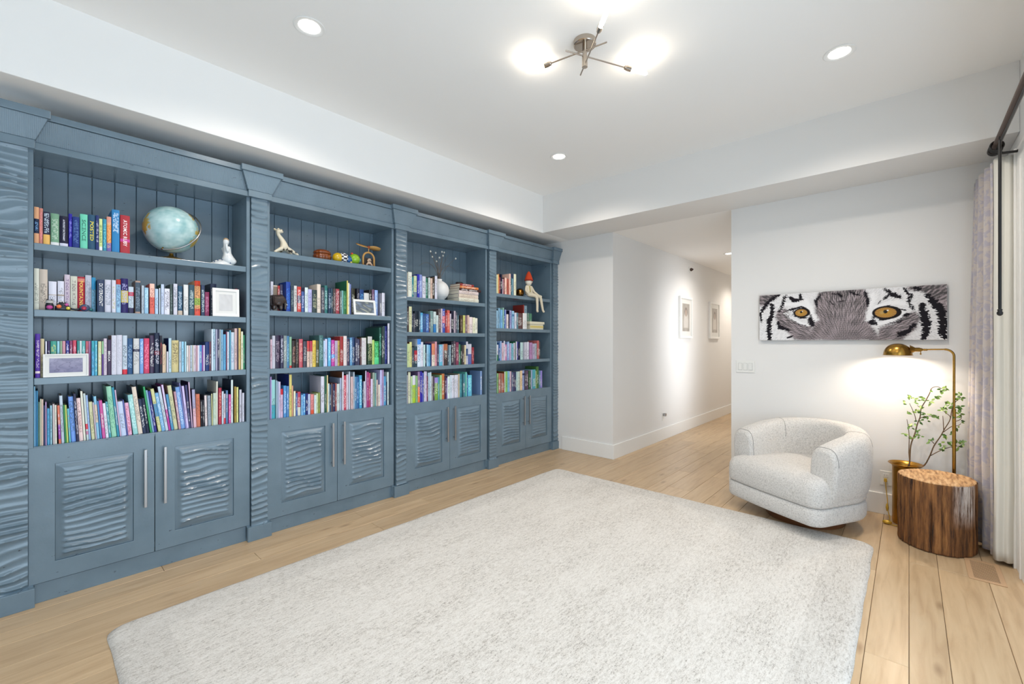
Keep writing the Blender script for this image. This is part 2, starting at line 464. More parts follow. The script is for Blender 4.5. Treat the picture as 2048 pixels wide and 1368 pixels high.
# glazed sliding door in the right-hand wall, window behind the camera, hall window
mm = MB()
C0, C1 = DU1 + .30, DU0 - .13
o4 = [(C1, 0), (C1, DZ + .13), (C0, DZ + .13), (C0, 0)]; i4 = [(DU0, 0), (DU0, DZ), (DU1, DZ), (DU1, 0)]
for y in (VR + .022, VR - .01): mm.v += [(p[0], y, p[1]) for p in o4] + [(p[0], y, p[1]) for p in i4]
for k in range(3): mm.f += [(k, k + 1, 5 + k, 4 + k), (8 + k, 12 + k, 13 + k, 9 + k), (k, 8 + k, 9 + k, k + 1), (4 + k, 5 + k, 13 + k, 12 + k)]
mm.f += [(0, 4, 12, 8), (3, 11, 15, 7)]
casing = struct(mm.build('trim_1', M['trim'], bevel=.003))
for nm, bx in (('casing_bead', (DU1 + .10, DU1 + .125, VR + .022, VR + .030, 0, DZ + .02)), ('casing_back_band', (C0 - .035, C0, VR + .022, VR + .034, 0, DZ + .13))):
    boxobj(nm, bx, M['trim'], casing, .002)
def glazing(name, axis, a0, a1, b, z0, z1, n, t=.05):
    root = None
    w = (a1 - a0) / n
    mm = MB()
    B = (lambda p0, p1, q0, q1, r0, r1: mm.box(p0, p1, q0, q1, r0, r1)) if axis == 'X' else (lambda p0, p1, q0, q1, r0, r1: mm.box(q0, q1, p0, p1, r0, r1))
    B(a0, a1, b - t, b, z0, z0 + .05); B(a0, a1, b - t, b, z1 - .05, z1); B(a0, a0 + .04, b - t, b, z0, z1); B(a1 - .04, a1, b - t, b, z0, z1)
    root = struct(mm.build(name, M['trim']))
    for i in range(n):
        mm = MB(); c0, c1 = a0 + i * w, a0 + (i + 1) * w
        s = .07
        B = (lambda p0, p1, q0, q1, r0, r1: mm.box(p0, p1, q0, q1, r0, r1)) if axis == 'X' else (lambda p0, p1, q0, q1, r0, r1: mm.box(q0, q1, p0, p1, r0, r1))
        y0, y1 = b - t + .008, b - .008
        B(c0 + .03, c0 + s, y0, y1, z0 + .05, z1 - .05); B(c1 - s, c1 - .03, y0, y1, z0 + .05, z1 - .05)
        B(c0 + s, c1 - s, y0, y1, z0 + .05, z0 + .13); B(c0 + s, c1 - s, y0, y1, z1 - .13, z1 - .05)
        mm.build('sash', M['trim'], root)
        mm = MB()
        B = (lambda p0, p1, q0, q1, r0, r1: mm.box(p0, p1, q0, q1, r0, r1)) if axis == 'X' else (lambda p0, p1, q0, q1, r0, r1: mm.box(q0, q1, p0, p1, r0, r1))
        B(c0 + s - .005, c1 - s + .005, b - t / 2 - .003, b - t / 2 + .003, z0 + .125, z1 - .125)
        mm.build('pane', M['glass'], root)
    return root
glazing('door_1', 'X', DU0, DU1, VR - .03, 0.0, DZ, 3)
glazing('window_1', 'Y', .35, 3.05, UB - .03, .75, 2.5, 2)
glazing('window_2', 'X', 6.05, 7.05, HR - .04, 0.02, 2.45, 1)

# ------------------------------------------------------------------ built-in bookcase
BAYS = [(0.013, 1.037), (1.190, 2.218), (2.384, 3.412), (3.588, 4.604)]
PIL = [-.060, 1.115, 2.306, 3.508, 4.695]
DECK = [.853, .848, .837, .830]
SHELVES = [[1.957, 1.596, 1.2245], [2.092, 1.654, 1.221], [1.85, 1.515, 1.18], [1.98, 1.58, 1.204]]
ZTOP = 2.457
V_BACK, V_SHELF, V_DOOR, V_PIL, V_PLINTH, V_TOE = 3.815, 3.500, 3.490, 3.474, 3.460, 3.506

def ripples(x, z, seed, lam):
    """carved wavy ridges: height 0..1"""
    r = random.Random(seed)
    ph = 2 * np.pi * z / lam
    for kx, kz, a in ((5.0, 3.0, 1.7), (11.0, 8.0, 1.3), (3.0, 17.0, 1.8), (19.0, 13.0, .8), (31, 23, .35)):
        ph = ph + a * np.sin(kx * x + kz * z + r.uniform(0, 6.28)) * (1 + .5 * np.sin(9 * z + r.uniform(0, 6.28)))
    h = (1 - np.abs(np.sin(ph / 2))) ** 1.35
    amp = .62 + .38 * np.sin(7 * x + 21 * z + r.uniform(0, 6.28))
    return h * amp

def relief_panel(name, w, h, parent, loc, mat, seed, lam=.037, depth=.009, border=.03, rise=.009, nx=44, nz=100, back=.012):
    xs = np.linspace(0, w, nx + 1); zs = np.linspace(0, h, nz + 1)
    X, Z = np.meshgrid(xs, zs)
    e = np.minimum(np.minimum(X, w - X), np.minimum(Z, h - Z))
    t = np.clip(e / max(border, 1e-6), 0, 1); t = t * t * (3 - 2 * t)
    t2 = np.clip((e - border * .75) / .012, 0, 1) if border > 0 else np.ones_like(X)
    D = rise * t + depth * ripples(X, Z, seed, lam) * t2
    pts = [[(float(X[i, j]), float(-D[i, j]), float(Z[i, j])) for j in range(nx + 1)] for i in range(nz + 1)]
    mm = MB(); n0 = mm.grid(pts)
    # close the back so that the carved board has thickness
    n = len(mm.v)
    mm.v += [(0, back, 0), (w, back, 0), (w, back, h), (0, back, h)]
    bot = [n0 + j for j in range(nx + 1)]; top = [n0 + nz * (nx + 1) + j for j in range(nx + 1)]
    lef = [n0 + i * (nx + 1) for i in range(nz + 1)]; rig = [n0 + i * (nx + 1) + nx for i in range(nz + 1)]
    mm.f += [tuple(bot + [n + 1, n]), tuple(top[::-1] + [n + 3, n + 2]), tuple(lef[::-1] + [n, n + 3]), tuple(rig + [n + 2, n + 1]), (n, n + 1, n + 2, n + 3)]
    return mm.build(name, mat, parent, smooth=True, loc=loc, sharp=60)

BAYWORD = ['leftmost', 'second', 'third', 'rightmost']
unit_label = ['leftmost blue grey bookcase bay, the one with the globe',
              'second blue grey bookcase bay, with the wooden propeller toy',
              'third blue grey bookcase bay, with the white vase of twigs',
              'rightmost blue grey bookcase bay, with the red hatted doll']
handle_mesh = None
units = []
for bi, (a, b) in enumerate(BAYS):
    U0 = empty('bookcase_unit', ((a + b) / 2, V_DOOR, 0))
    tag(U0, unit_label[bi], 'bookcase', 'built in bookcase bays')
    units.append(U0)
    off = ((a + b) / 2, V_DOOR, 0)
    zd = DECK[bi]
    P = lambda nm, bx, bev=.0015, mt=None: boxobj(nm, bx, mt or M['cab'], U0, bev, off)
    P('side_panel', (a - .022, a, V_SHELF - .006, V_BACK + .02, 0.02, ZTOP + .16))
    P('side_panel', (b, b + .022, V_SHELF - .006, V_BACK + .02, 0.02, ZTOP + .16))
    P('top_panel', (a, b, V_SHELF, V_BACK, ZTOP, ZTOP + .03))
    P('deck', (a, b, V_SHELF - .006, V_BACK, zd - .022, zd))
    for z in SHELVES[bi]:
        P('shelf', (a + .001, b - .001, V_SHELF, V_BACK, z - .038, z), .0025)
    # tongue and groove back: one board at a time, thin dark joints between
    pw = .1067; x = a - .07 if bi else a - .0697
    x0 = .05 - pw if bi == 0 else (1.334 - 2 * pw if bi == 1 else a - .03)
    while x0 < b:
        l, r_ = max(x0 + .0012, a), min(x0 + pw - .0012, b)
        if r_ - l > .01:
            P('back_board', (l, r_, V_BACK, V_BACK + .014, zd, ZTOP), .003)
        x0 += pw
    P('back_sheet', (a - .02, b + .02, V_BACK + .015, V_BACK + .02, 0.05, ZTOP))
    P('toe_kick', (a - .03, b + .03, V_TOE, V_TOE + .02, 0, .104))
    # cornice: flat band, flared reeded frieze, flat top strip
    cL, cR = PIL[bi] + .05, PIL[bi + 1] - .05
    P('cornice_band', (cL, cR, V_DOOR - .016, V_DOOR + .03, ZTOP - .002, ZTOP + .036), .002)
    mm = MB()
    prof = [(V_DOOR - .004, ZTOP + .040), (V_DOOR - .050, ZTOP + .152), (V_DOOR + .03, ZTOP + .152), (V_DOOR + .03, ZTOP + .040)]
    mm.grid([[(xx - off[0], y - off[1], z) for (y, z) in prof] for xx in (cL, cR)], closed_v=True)
    mm.f += [(0, 1, 2, 3), (7, 6, 5, 4)]
    mm.build('cornice_frieze', M['cab_flute'], U0)
    P('cornice_top', (cL, cR, V_DOOR - .064, V_DOOR + .10, ZTOP + .154, ZTOP + .188), .002)
    # two doors with a carved panel and a bar handle each
    mid = (a + b) / 2
    for di, (l, r_) in enumerate(((a - .019, mid - .0015), (mid + .0015, b + .019))):
        z0, z1 = .111, zd - .005
        ins = .100
        mm = MB()
        fr = [(l, r_, z0, z0 + ins), (l, r_, z1 - ins, z1), (l, l + ins, z0 + ins, z1 - ins), (r_ - ins, r_, z0 + ins, z1 - ins)]
        # frame of the door as one ring
        o4 = [(l, z0), (r_, z0), (r_, z1), (l, z1)]; i4 = [(l + ins, z0 + ins), (r_ - ins, z0 + ins), (r_ - ins, z1 - ins), (l + ins, z1 - ins)]
        lay = []
        for y in (V_DOOR, V_DOOR + .021):
            lay.append([(p[0] - off[0], y - off[1], p[1]) for p in o4] + [(p[0] - off[0], y - off[1], p[1]) for p in i4])
        mm.v = lay[0] + lay[1]
        for k in range(4):
            k2 = (k + 1) % 4
            mm.f += [(k, k2, 4 + k2, 4 + k), (8 + k, 12 + k, 12 + k2, 8 + k2), (k, 8 + k, 8 + k2, k2), (4 + k, 4 + k2, 12 + k2, 12 + k)]
        door = mm.build('door', M['cab'], U0, bevel=.002)
        relief_panel('carved_panel', r_ - l - 2 * ins - .002, z1 - z0 - 2 * ins - .002, door,
                     (l + ins + .001 - off[0], .007, z0 + ins + .001), M['cab'], 100 + bi * 7 + di, lam=.036, border=.036, rise=.012, depth=.018)
        hx = (mid - .049) if di == 0 else (mid + .047)
        if handle_mesh is None:
            mm = MB(); mm.box(-.007, .007, -.036, -.022, -.176, .176)
            mm.box(-.005, .005, -.023, .0, -.15, -.14); mm.box(-.005, .005, -.023, .0, .14, .15)
            ho = mm.build('handle', M['brushed'], door, bevel=.0015); handle_mesh = ho.data
        else:
            ho = link('handle', handle_mesh, None, door)
            bv = ho.modifiers.new('bevel', 'BEVEL'); bv.width = .0015; bv.segments = 2; bv.limit_method = 'ANGLE'
        ho.location = (hx - off[0], 0, .584)
# pilasters: carved shaft, plinth, flared capital
for pi, pc in enumerate(PIL):
    U0 = units[min(pi, 3)]
    off = Vector(U0.location)
    hw = .0525
    right = min(pc + hw, UW - .002)
    shaft = relief_panel('pilaster', right - (pc - hw), ZTOP - .004 - .102, U0, (pc - hw - off.x, V_PIL - off.y + .004, .102), M['cab'], 40 + pi,
                         lam=.042, depth=.015, border=0, rise=0.0, nx=16, nz=330, back=.10)
    so = Vector((pc - hw, V_PIL + .004, .102))
    pr = min(pc + .078, UW - .001)
    boxobj('plinth', (pc - .078 - so.x, pr - so.x, V_PLINTH - so.y, V_PLINTH + .07 - so.y, 0 - so.z, .102 - so.z), M['cab'], shaft, .002)
    boxobj('capital_band', (pc - .076 - so.x, pr - so.x, V_PLINTH - .006 - so.y, V_PLINTH + .07 - so.y, ZTOP - .004 - so.z, ZTOP + .042 - so.z), M['cab'], shaft, .002)
    r0, r1 = min(pc + .080, UW - .001), min(pc + .126, UW - .001)
    bot = [(pc - .080, V_PLINTH - .008), (r0, V_PLINTH - .008), (r0, V_PLINTH + .08), (pc - .080, V_PLINTH + .08)]
    top = [(pc - .126, V_PLINTH - .050), (r1, V_PLINTH - .050), (r1, V_PLINTH + .12), (pc - .126, V_PLINTH + .12)]
    mm = MB()
    mm.v = [(p[0] - so.x, p[1] - so.y, ZTOP + .042 - so.z) for p in bot] + [(p[0] - so.x, p[1] - so.y, ZTOP + .156 - so.z) for p in top]
    mm.f = [(0, 3, 2, 1), (4, 5, 6, 7)] + [(k, (k + 1) % 4, 4 + (k + 1) % 4, 4 + k) for k in range(4)]
    mm.build('capital', M['cab_flute'], shaft, bevel=.002)
    boxobj('capital_top', (pc - .135 - so.x, min(pc + .135, UW - .001) - so.x, V_PLINTH - .062 - so.y, V_PLINTH + .13 - so.y, ZTOP + .156 - so.z, ZTOP + .196 - so.z), M['cab'], shaft, .002)

# ------------------------------------------------------------------ books
BOOKS = [
(1,1,1.957,"""15 19 197 0 ea7 b.27-.68=124;t.35-.62=8be|34 15 195 0 d87 t.1-.9=f9a|49 26 179 0 224 b0-.3=eb6;t.35-.95=def|77 34 177 0 7a8 b0-.1=eee;tcdc|112 33 170 0 113 b0-.11=dde;Teef=A_POCKET_DICTIONARY|147 15 189 0 21a t99e|162 29 175 0 138 t.15-.9=68b|193 32 198 0 6db T265=SCIENCE|226 32 202 0 257 Ted4=POSTED|258 14 203 0 237 tccd|272 15 185 0 de9 b0-.13=eee;t473|288 17 188 0 29b t8dd|305 21 206 0 e83 b.78-1=d98;b0-.25=76a;tfc8|328 35 254 0 18c t.45-.92=def|365 45 229 0 b23 b.3-.38=c49;Tfee=ATOMIC_RUBY"""),
(1,2,1.596,"""15 20 230 0 eed|35 32 228 0 dcb|70 32 164 0 eef b.52-.56=ba9|105 26 169 0 eef b.5-.54=ba9|132 23 209 0 dcd T758=IT_ENDS_WITH_US|156 29 203 0 ddc T766=IT_ENDS_WITH_US|185 31 203 0 b13 b.85-.95=d87;Tfd6=FOUNTAINS|217 27 215 0 ccd t99a|244 18 204 0 7bd b.65-1=39c|265 31 190 0 346 Teee=DIVERGENT|297 29 193 0 dde t789|327 19 193 0 dde tbb7|347 21 199 0 9ce b.85-1=b32;t348|369 33 208 0 216 b.3-.65=cb6;tbbe|403 25 161 0 cde b.65-.8=d46;b0-.2=335|434 25 200 0 b98 b.05-.95=456;t9ab|464 13 174 0 bcd|478 20 162 0 9ce tdff|503 24 189 0 e65 b.55-1=fcb;t922|529 17 159 0 bdf|550 7 165 0 ~def|559 16 191 0 cdf|576 28 165 0 eef t224|606 15 196 0 455 t899|622 21 200 0 dde t567|646 25 189 0 257 b0-.15=cba;tdef|677 26 200 0 eee|705 30 202 0 356 tcdd|736 32 232 0 ea6 b.85-1=b31;b.3-.5=9b5;b0-.2=d54;t632|772 21 206 0 346 tdee|793 26 162 0 825 tc8a|832 36 225 0 124 tddd|982 15 202 0 b24"""),
(1,3,1.224,"""19 19 240 0 52a b.1-.16=edd;t.22-.85=dcd|38 16 213 0 dc9|57 7 199 0 ~eef|65 11 201 0 436|77 24 200 0 3a9 tdd8|102 11 200 0 9de|114 9 201 0 ~9b9|123 13 201 0 d9a|137 14 203 0 339 teef|152 12 202 0 947 teee|165 15 205 0 d46 tfcd|182 11 202 0 299|193 9 202 0 ~dee|202 15 202 0 5bb teff|218 12 200 0 d67|230 10 200 0 c8b|241 12 202 0 5be b.7-1=4ab;t156|254 12 202 0 4bd tcee|268 15 199 0 dda teee|284 8 199 0 ~649 b.6-1=9c9|292 14 216 0 dcd t99a|306 20 209 0 435 Tfff=BECCA|326 23 235 0 dde tbbc|349 25 237 0 dde tbbc|375 23 235 0 cde b0-.12=d34;t456|398 25 217 0 258 t9bd|426 29 217 0 ddd b.62-.7=335|456 18 216 0 7ae tdef|475 27 218 0 d36 tf9b|504 22 237 0 435 teee|526 26 253 0 124 b.45-.55=723;tdde|553 12 236 0 223 ta44|566 14 182 0 eca|580 6 174 0 ~edb|587 9 134 0 ~dde|597 15 220 0 bde|614 37 206 0 dc8 t543|652 12 198 0 ~bcd|665 13 198 0 9df t368|680 10 198 0 ~ade|691 11 173 0 ~eee|703 8 172 0 ~ecc|712 11 174 0 ~cde|723 7 174 0 ~eed|730 13 174 0 ~dcd|744 8 172 0 ~dab|753 10 173 0 ~eef|763 14 175 0 ~59d|777 7 173 0 ~94a|784 10 174 0 ~dce|795 24 196 0 137|819 11 198 0 ~745|830 9 283 0 ~def|839 16 284 0 acd t447|856 8 282 0 ~bbd|865 13 282 0 446|879 6 282 0 ~dee|886 13 280 0 8bd|900 16 248 0 5ad|917 7 268 0 ~846|924 12 266 0 def|937 10 277 0 ~49b|947 21 264 0 cde t88b|969 16 291 0 dbb|985 8 289 0 ~545|993 14 294 0 db6|1008 13 270 0 eec|1022 11 245 0 ~4a7"""),
(1,4,0.855,"""11 6 326 0 8ce|18 5 300 0 ~59c|23 7 301 0 28b|31 5 239 0 ~7a9|37 6 255 0 ~ddb|43 7 253 0 ecb|51 6 218 4 ~458|57 6 237 4 ~b9c|64 10 200 4 4ad t357|75 9 215 4 9cd t368|86 8 222 8 ~dcc|94 8 216 8 eed t9aa|108 10 213 31 e75 b.1-.5=94a;teef|119 13 266 35 cde|133 6 213 39 ~295|139 8 212 39 cd6|149 8 190 44 ~6cd td55|158 20 257 49 7af t356|179 11 273 52 335 tdde|190 17 246 52 fdd t966|208 10 285 52 eed|220 10 271 55 cdd b.25-.35=d45;b.12-.2=c8a|230 9 260 55 9be tcdf|241 15 219 59 dda|257 7 216 63 ~cbc|264 12 250 63 8ce b.4-.8=dcb|278 8 221 67 ~59d|287 14 224 71 d5a|302 13 206 75 eef|316 11 214 79 4ab tdff|328 23 304 83 9db t497|352 11 297 86 29b|364 7 281 89 ~dbd|371 23 209 89 cdf|395 5 218 89 ~67c|402 19 198 89 fbd tc46|425 23 246 108 9dd tdff|449 21 293 111 edc|471 18 214 115 235 teee|489 14 219 115 124|506 10 291 123 2a6|517 10 267 126 8bd|527 13 261 126 339|546 17 274 144 dd9 b.35-.65=59c|563 18 247 144 7be tdef|582 15 287 144 cde|598 11 297 132 c3a b.45-1=dce|611 14 233 126 49c|627 21 288 126 dda|650 12 247 110 c9a teee|663 23 275 113 7ae tdef|686 4 301 113 ~99d|692 13 280 97 dcf|705 13 284 77 447|720 8 303 63 ~dbd|729 17 252 39 ebc b.5-1=aac|747 23 218 24 d75|772 10 177 21 ~112 tddd|782 11 176 19 ~223 tbbb|795 14 206 24 edd|811 19 203 23 9ab t778|831 7 215 15 ~dd9|839 20 219 0 cdc t9b9|859 9 296 0 ~eed|872 18 250 0 b24 teb9|891 12 226 0 cde|904 11 207 0 ~dcd b0-.2=d45|917 12 229 0 58b|932 14 200 0 d5a tfbd|947 13 301 0 dee|968 11 252 0 ~b93|980 12 248 0 ee8|997 15 229 0 ccd|1015 14 204 0 ~dde"""),
(2,2,1.654,"""1191 16 223 0 dde|1208 16 223 0 556 tccc|1224 19 224 0 dde|1244 30 198 0 dcb b.6-.95=876|1275 15 197 0 ~c33 teee|1292 21 208 0 446 tccd|1314 32 226 0 14a t48d|1348 23 199 0 345 t9aa|1371 23 201 0 ddd t333|1395 28 196 0 d32 b.35-.65=446;teee|1428 22 162 0 46a teef|1452 25 195 0 dee t89a|1478 30 183 0 bbe t77a|1510 37 182 0 344 tbb9|1550 30 231 0 edc|1582 28 209 0 445 tbbb|1611 25 226 0 277 tcee|1639 26 206 0 135 tbcd|1666 14 206 0 ~356|1681 22 207 0 544 tcbb|1704 32 207 0 a34 tedd|1738 15 189 0 ~677|1754 14 196 0 ~7bb|1769 26 194 0 274 t7b8|1796 12 284 0 ~dc5|1808 13 266 0 ~eec|1825 30 261 0 89d t558|1859 31 229 0 332 tddc|1908 25 231 0 223 tccd|1934 39 225 0 148 t6ad|1974 49 198 0 ddd Tfff=N|2024 27 230 0 222|2052 24 235 0 757 tcbc|2081 30 232 0 9bf teff|2112 22 204 0 ~778|2134 31 209 0 dde"""),
(2,3,1.221,"""1200 14 218 0 ~dbc t956|1214 21 246 0 ccd|1237 33 249 0 324 ta9a|1271 22 249 0 335 tdde|1294 23 247 0 899 tddd|1319 18 245 0 48b tade|1337 17 238 0 8b9 b0-.08=c33|1358 26 210 0 322 tc98|1385 23 219 0 222 t987|1409 29 222 0 c56 teba|1440 27 205 0 445 tccc|1469 21 207 0 ecb b.6-1=c44|1491 20 207 0 dcb b.6-1=b35;ta54|1512 27 212 0 ec3 t763|1540 23 210 0 552|1565 33 253 0 477 t9bb|1600 14 210 0 ~bdf|1615 17 223 0 ddf|1639 24 233 0 5be tcff|1665 28 215 0 c3a b.3-.45=5ae;tedd|1694 24 210 0 bac|1719 20 210 0 ca4 t332|1740 27 244 0 a22|1769 29 250 0 edd taaa|1800 23 226 0 435 tcbb|1825 22 237 0 59c tdef|1848 26 240 0 247|1875 21 232 0 335 tdde|1897 21 222 0 446 teee|1919 14 232 0 ~644|1934 47 235 0 ddd tbab|1990 43 247 0 242 b.75-1=ccc;tcc9|2035 23 217 0 bd6|2060 44 206 0 194 b0-.3=5c8;t7ea|2106 22 329 0 154 t8dc|2129 17 335 0 233|2148 14 344 0 355|2164 23 342 0 127 t77b|2189 21 368 0 dde"""),
(2,4,0.850,"""1191 10 312 0 ~127|1201 10 313 0 ~b9d|1211 26 289 0 9dd b0-.35=4ab|1239 10 283 0 ~9bc|1250 10 275 0 ~abd|1261 11 272 0 ~dce|1273 17 217 0 dbd b.8-1=c23|1294 20 239 0 49d tdef|1315 18 235 0 48c tcdf|1335 20 321 0 dc6|1356 9 235 0 ~ea8|1367 15 193 0 ~eec|1383 15 175 0 ~46a tccd|1399 23 183 0 c35 b0-.35=ddc|1423 14 159 0 ~7be|1438 18 165 0 ~49d tdff|1459 16 166 0 ~127|1476 19 159 0 ~bce|1498 25 155 0 e88 b0-.2=d53|1525 18 147 0 ~dee t9ac|1544 15 158 0 ~cda|1560 11 164 0 ~9a4|1582 28 293 0 dde|1611 13 297 0 264|1626 11 301 0 ~dc8|1638 11 232 0 ~dee|1650 13 223 0 ~357|1665 10 232 0 ~755|1676 19 226 0 225|1697 13 230 0 ~a55|1713 25 224 0 cdd|1740 15 271 0 abd|1758 13 321 0 eef|1772 22 290 0 c35 tfdd|1796 20 297 0 dcd|1817 10 321 0 ~cde|1836 21 276 0 dbb|1859 11 315 0 ~bcd|1871 19 274 0 48b|1891 19 273 0 26a tadf|1911 25 283 0 3ad tdff|1940 11 227 0 ~125|1952 15 229 0 ~ccd|1969 12 320 0 ~dce|1982 19 309 0 a27 tdbc|2003 15 299 0 b36|2020 20 246 0 dce|2041 19 300 0 9a9|2061 17 296 0 7aa|2079 12 234 0 ~ecb|2092 19 191 0 ~edc|2112 17 321 0 ccf|2134 14 321 0 ~b9c|2149 24 261 0 49c|2176 9 208 0 ~346|2187 14 298 0 ~dee"""),
(3,1,1.850,"""2389 17 228 0 ~dcb|2407 44 235 0 eed|2454 22 192 0 ~289|2477 35 207 0 cda b0-.25=789|2514 25 224 0 22b|2540 32 225 0 89d tdef|2574 39 212 0 dde t456|2615 29 201 0 276 tbdd|2645 23 207 0 ~cdd t467|2669 27 203 0 ~dba|2699 26 219 0 432|2726 31 233 0 dde"""),
(3,2,1.515,"""2390 25 232 0 433|2417 33 242 0 dda|2451 15 206 0 ~345 tccd|2467 19 178 0 ~445 tbbb|2487 44 204 0 123|2532 17 202 0 ~456|2550 30 190 0 4ad tdef|2581 37 183 0 248 t589|2619 35 181 0 36b tbde|2655 18 176 0 ~545|2674 35 214 0 799|2710 35 209 0 cdd b0-.4=27b|2746 26 174 0 ~cdd|2774 31 237 0 655 tcbb|2806 20 243 0 ~cbc|2826 33 244 0 35b b.4-.7=d67;tedd|2860 26 204 0 ~a23|2887 34 232 0 d54 tecb|2922 18 198 0 ~dcd|2942 34 228 0 113|2977 22 230 0 ~bab|3001 21 215 0 ~556 tddd|3023 22 191 0 ~467|3065 35 188 0 432 ta98|3105 31 190 0 ~cc6|3137 24 187 0 ~867|3162 27 193 0 ~dba|3193 47 175 0 edd|3241 34 172 0 ~eec|3276 38 166 0 ~eed"""),
(3,3,1.180,"""2395 32 223 0 cd9|2429 28 240 0 dd8 t777|2459 19 189 0 ~456|2479 36 198 0 245 b.3-.8=a23|2517 43 269 0 def b.8-1=48d;t36a|2561 28 240 0 dde|2590 17 214 0 ~cee|2608 18 210 0 ~245|2627 22 214 0 ~9ce|2651 25 211 0 ~5ad|2690 41 224 0 edc b.5-1=d86|2732 23 244 0 ~d9a|2757 20 213 0 ~546|2778 44 213 0 5bd tdce|2826 11 217 0 ~ecd|2838 48 220 0 433 b.7-1=a64|2895 17 206 0 ~567|2913 19 208 0 ~9bc|2942 28 244 0 223 teee|2971 28 249 0 545|3001 38 237 0 835 tdbb|3044 22 216 0 ~386|3067 21 207 0 ~132|3096 25 207 0 ~544|3123 18 207 0 ~eda|3143 27 244 0 ~ccd b.4-.7=247|3174 53 218 0 ccd b0-.5=56a|3229 35 182 0 ~923 tdaa"""),
(3,4,0.836,"""2385 22 268 0 dde|2409 29 297 0 ddb t887|2439 19 256 0 ~bd9|2459 33 263 0 dde b0-.65=ac3|2494 24 257 0 8b7|2520 25 297 0 97a b0-.5=e74|2546 27 297 0 21a|2574 15 283 0 ~56c|2590 13 295 0 ~dde|2605 18 294 0 ~dce|2624 16 245 0 ~735 tcab|2642 24 279 0 acd|2667 17 284 0 ~cde|2685 18 242 0 ~aaa|2704 18 245 0 ~545|2723 46 226 0 7a3 b.75-1=98c|2770 16 228 0 ~4ab|2787 26 247 0 9c8|2815 36 259 0 c73|2852 20 232 0 ~425|2874 11 213 0 ~98c|2886 33 228 0 dee|2921 26 239 0 cde|2948 29 238 0 dde|2978 29 238 0 dde|3008 26 237 0 ~dde|3035 17 247 0 ~cb9|3053 39 246 0 389 t6bb|3093 15 232 0 ~367|3109 24 238 0 ~49a|3136 17 260 0 ~6cb|3155 12 243 0 ~46a|3168 56 225 0 5bd taff|3350 31 261 0 79c"""),
(4,1,1.980,"""3601 36 216 0 dda tcc9|3638 22 226 0 ~e94|3661 18 190 0 ~934|3680 26 229 0 ~113|3711 18 178 0 ~cab|3731 15 183 0 ~944|3747 36 196 0 ~fcb|3785 39 189 0 ~b54 t832|3825 26 251 0 ~fcb|3853 25 211 0 ~267|3879 23 199 0 ~7ab|3903 45 257 0 eec"""),
(4,2,1.580,"""3598 33 204 0 ~9ce|3632 13 217 0 ~134|3646 31 233 0 ~8bd|3679 34 216 0 ~7be|3714 18 240 0 ~9cb|3733 23 208 0 ~26a|3757 23 220 0 ~89d|3781 37 168 0 ~edd|3820 7 213 0 ~113|3828 45 217 0 aad t559|3878 37 212 0 ~9ce b.7-.8=47a|3926 33 194 0 ~dde|3960 27 194 0 ~589|3989 81 191 0 644|4071 78 195 0 eee|4216 23 313 0 ~b32|4240 51 304 0 acd|4303 32 214 0 ~8a9|4338 54 208 0 597"""),
(4,3,1.204,"""3593 25 222 0 ~cee|3619 26 184 0 ~dde b0-.4=274|3646 23 206 0 ~36a|3671 22 226 0 ~9be|3698 31 206 0 ~dbc|3730 21 229 0 ~dde|3752 35 187 0 ~c8b teee|3790 38 220 0 8ad tdef|3834 18 190 0 ~c9c|3854 18 202 0 ~bce|3873 32 198 0 ~7bc|3906 31 205 0 ~dcd|3943 22 222 0 ~dde|3967 24 220 0 ~449|3993 28 201 0 ~113|4033 53 211 0 bdd|4092 26 213 0 ~bbc|4119 38 215 0 ~ccd|4158 39 217 0 ~dde|4203 53 209 0 b8b|4262 43 195 0 ~bac|4307 43 197 0 ~abc t886|4357 35 235 0 ~c66|4395 26 223 0 ~544"""),
(4,4,0.829,"""3591 20 253 0 ~dde|3614 28 228 0 ~8b7|3643 34 227 0 ~b76|3687 24 224 0 ~a76|3712 26 219 0 ~b53|3741 21 240 0 ~cdc|3763 32 242 0 ~8c6|3796 37 244 0 7bd|3834 38 239 0 dbc|3873 27 229 0 ~568|3901 22 224 0 ~436|3924 31 223 0 ~346|3957 29 229 0 ~bdd|3987 33 231 0 ~cdc|4022 43 239 0 ec9|4068 43 239 0 9ad b.75-.85=236|4113 32 233 0 ~545|4146 33 231 0 ~646|4194 40 229 0 ~364|4237 23 238 0 ~abd|4262 57 241 0 4ab|4322 15 222 0 ~bc8|4338 49 276 0 473|4389 31 223 0 ~58a|4421 41 219 0 ~98d"""),
]

# x mm, width mm, height mm, lean mrad, spine colour (~ marks the smaller ones kept together), print: b = band, t = lettering, T = title
rnd = random.Random(3)
def lum(c): return .3 * c[0] + .6 * c[1] + .1 * c[2]

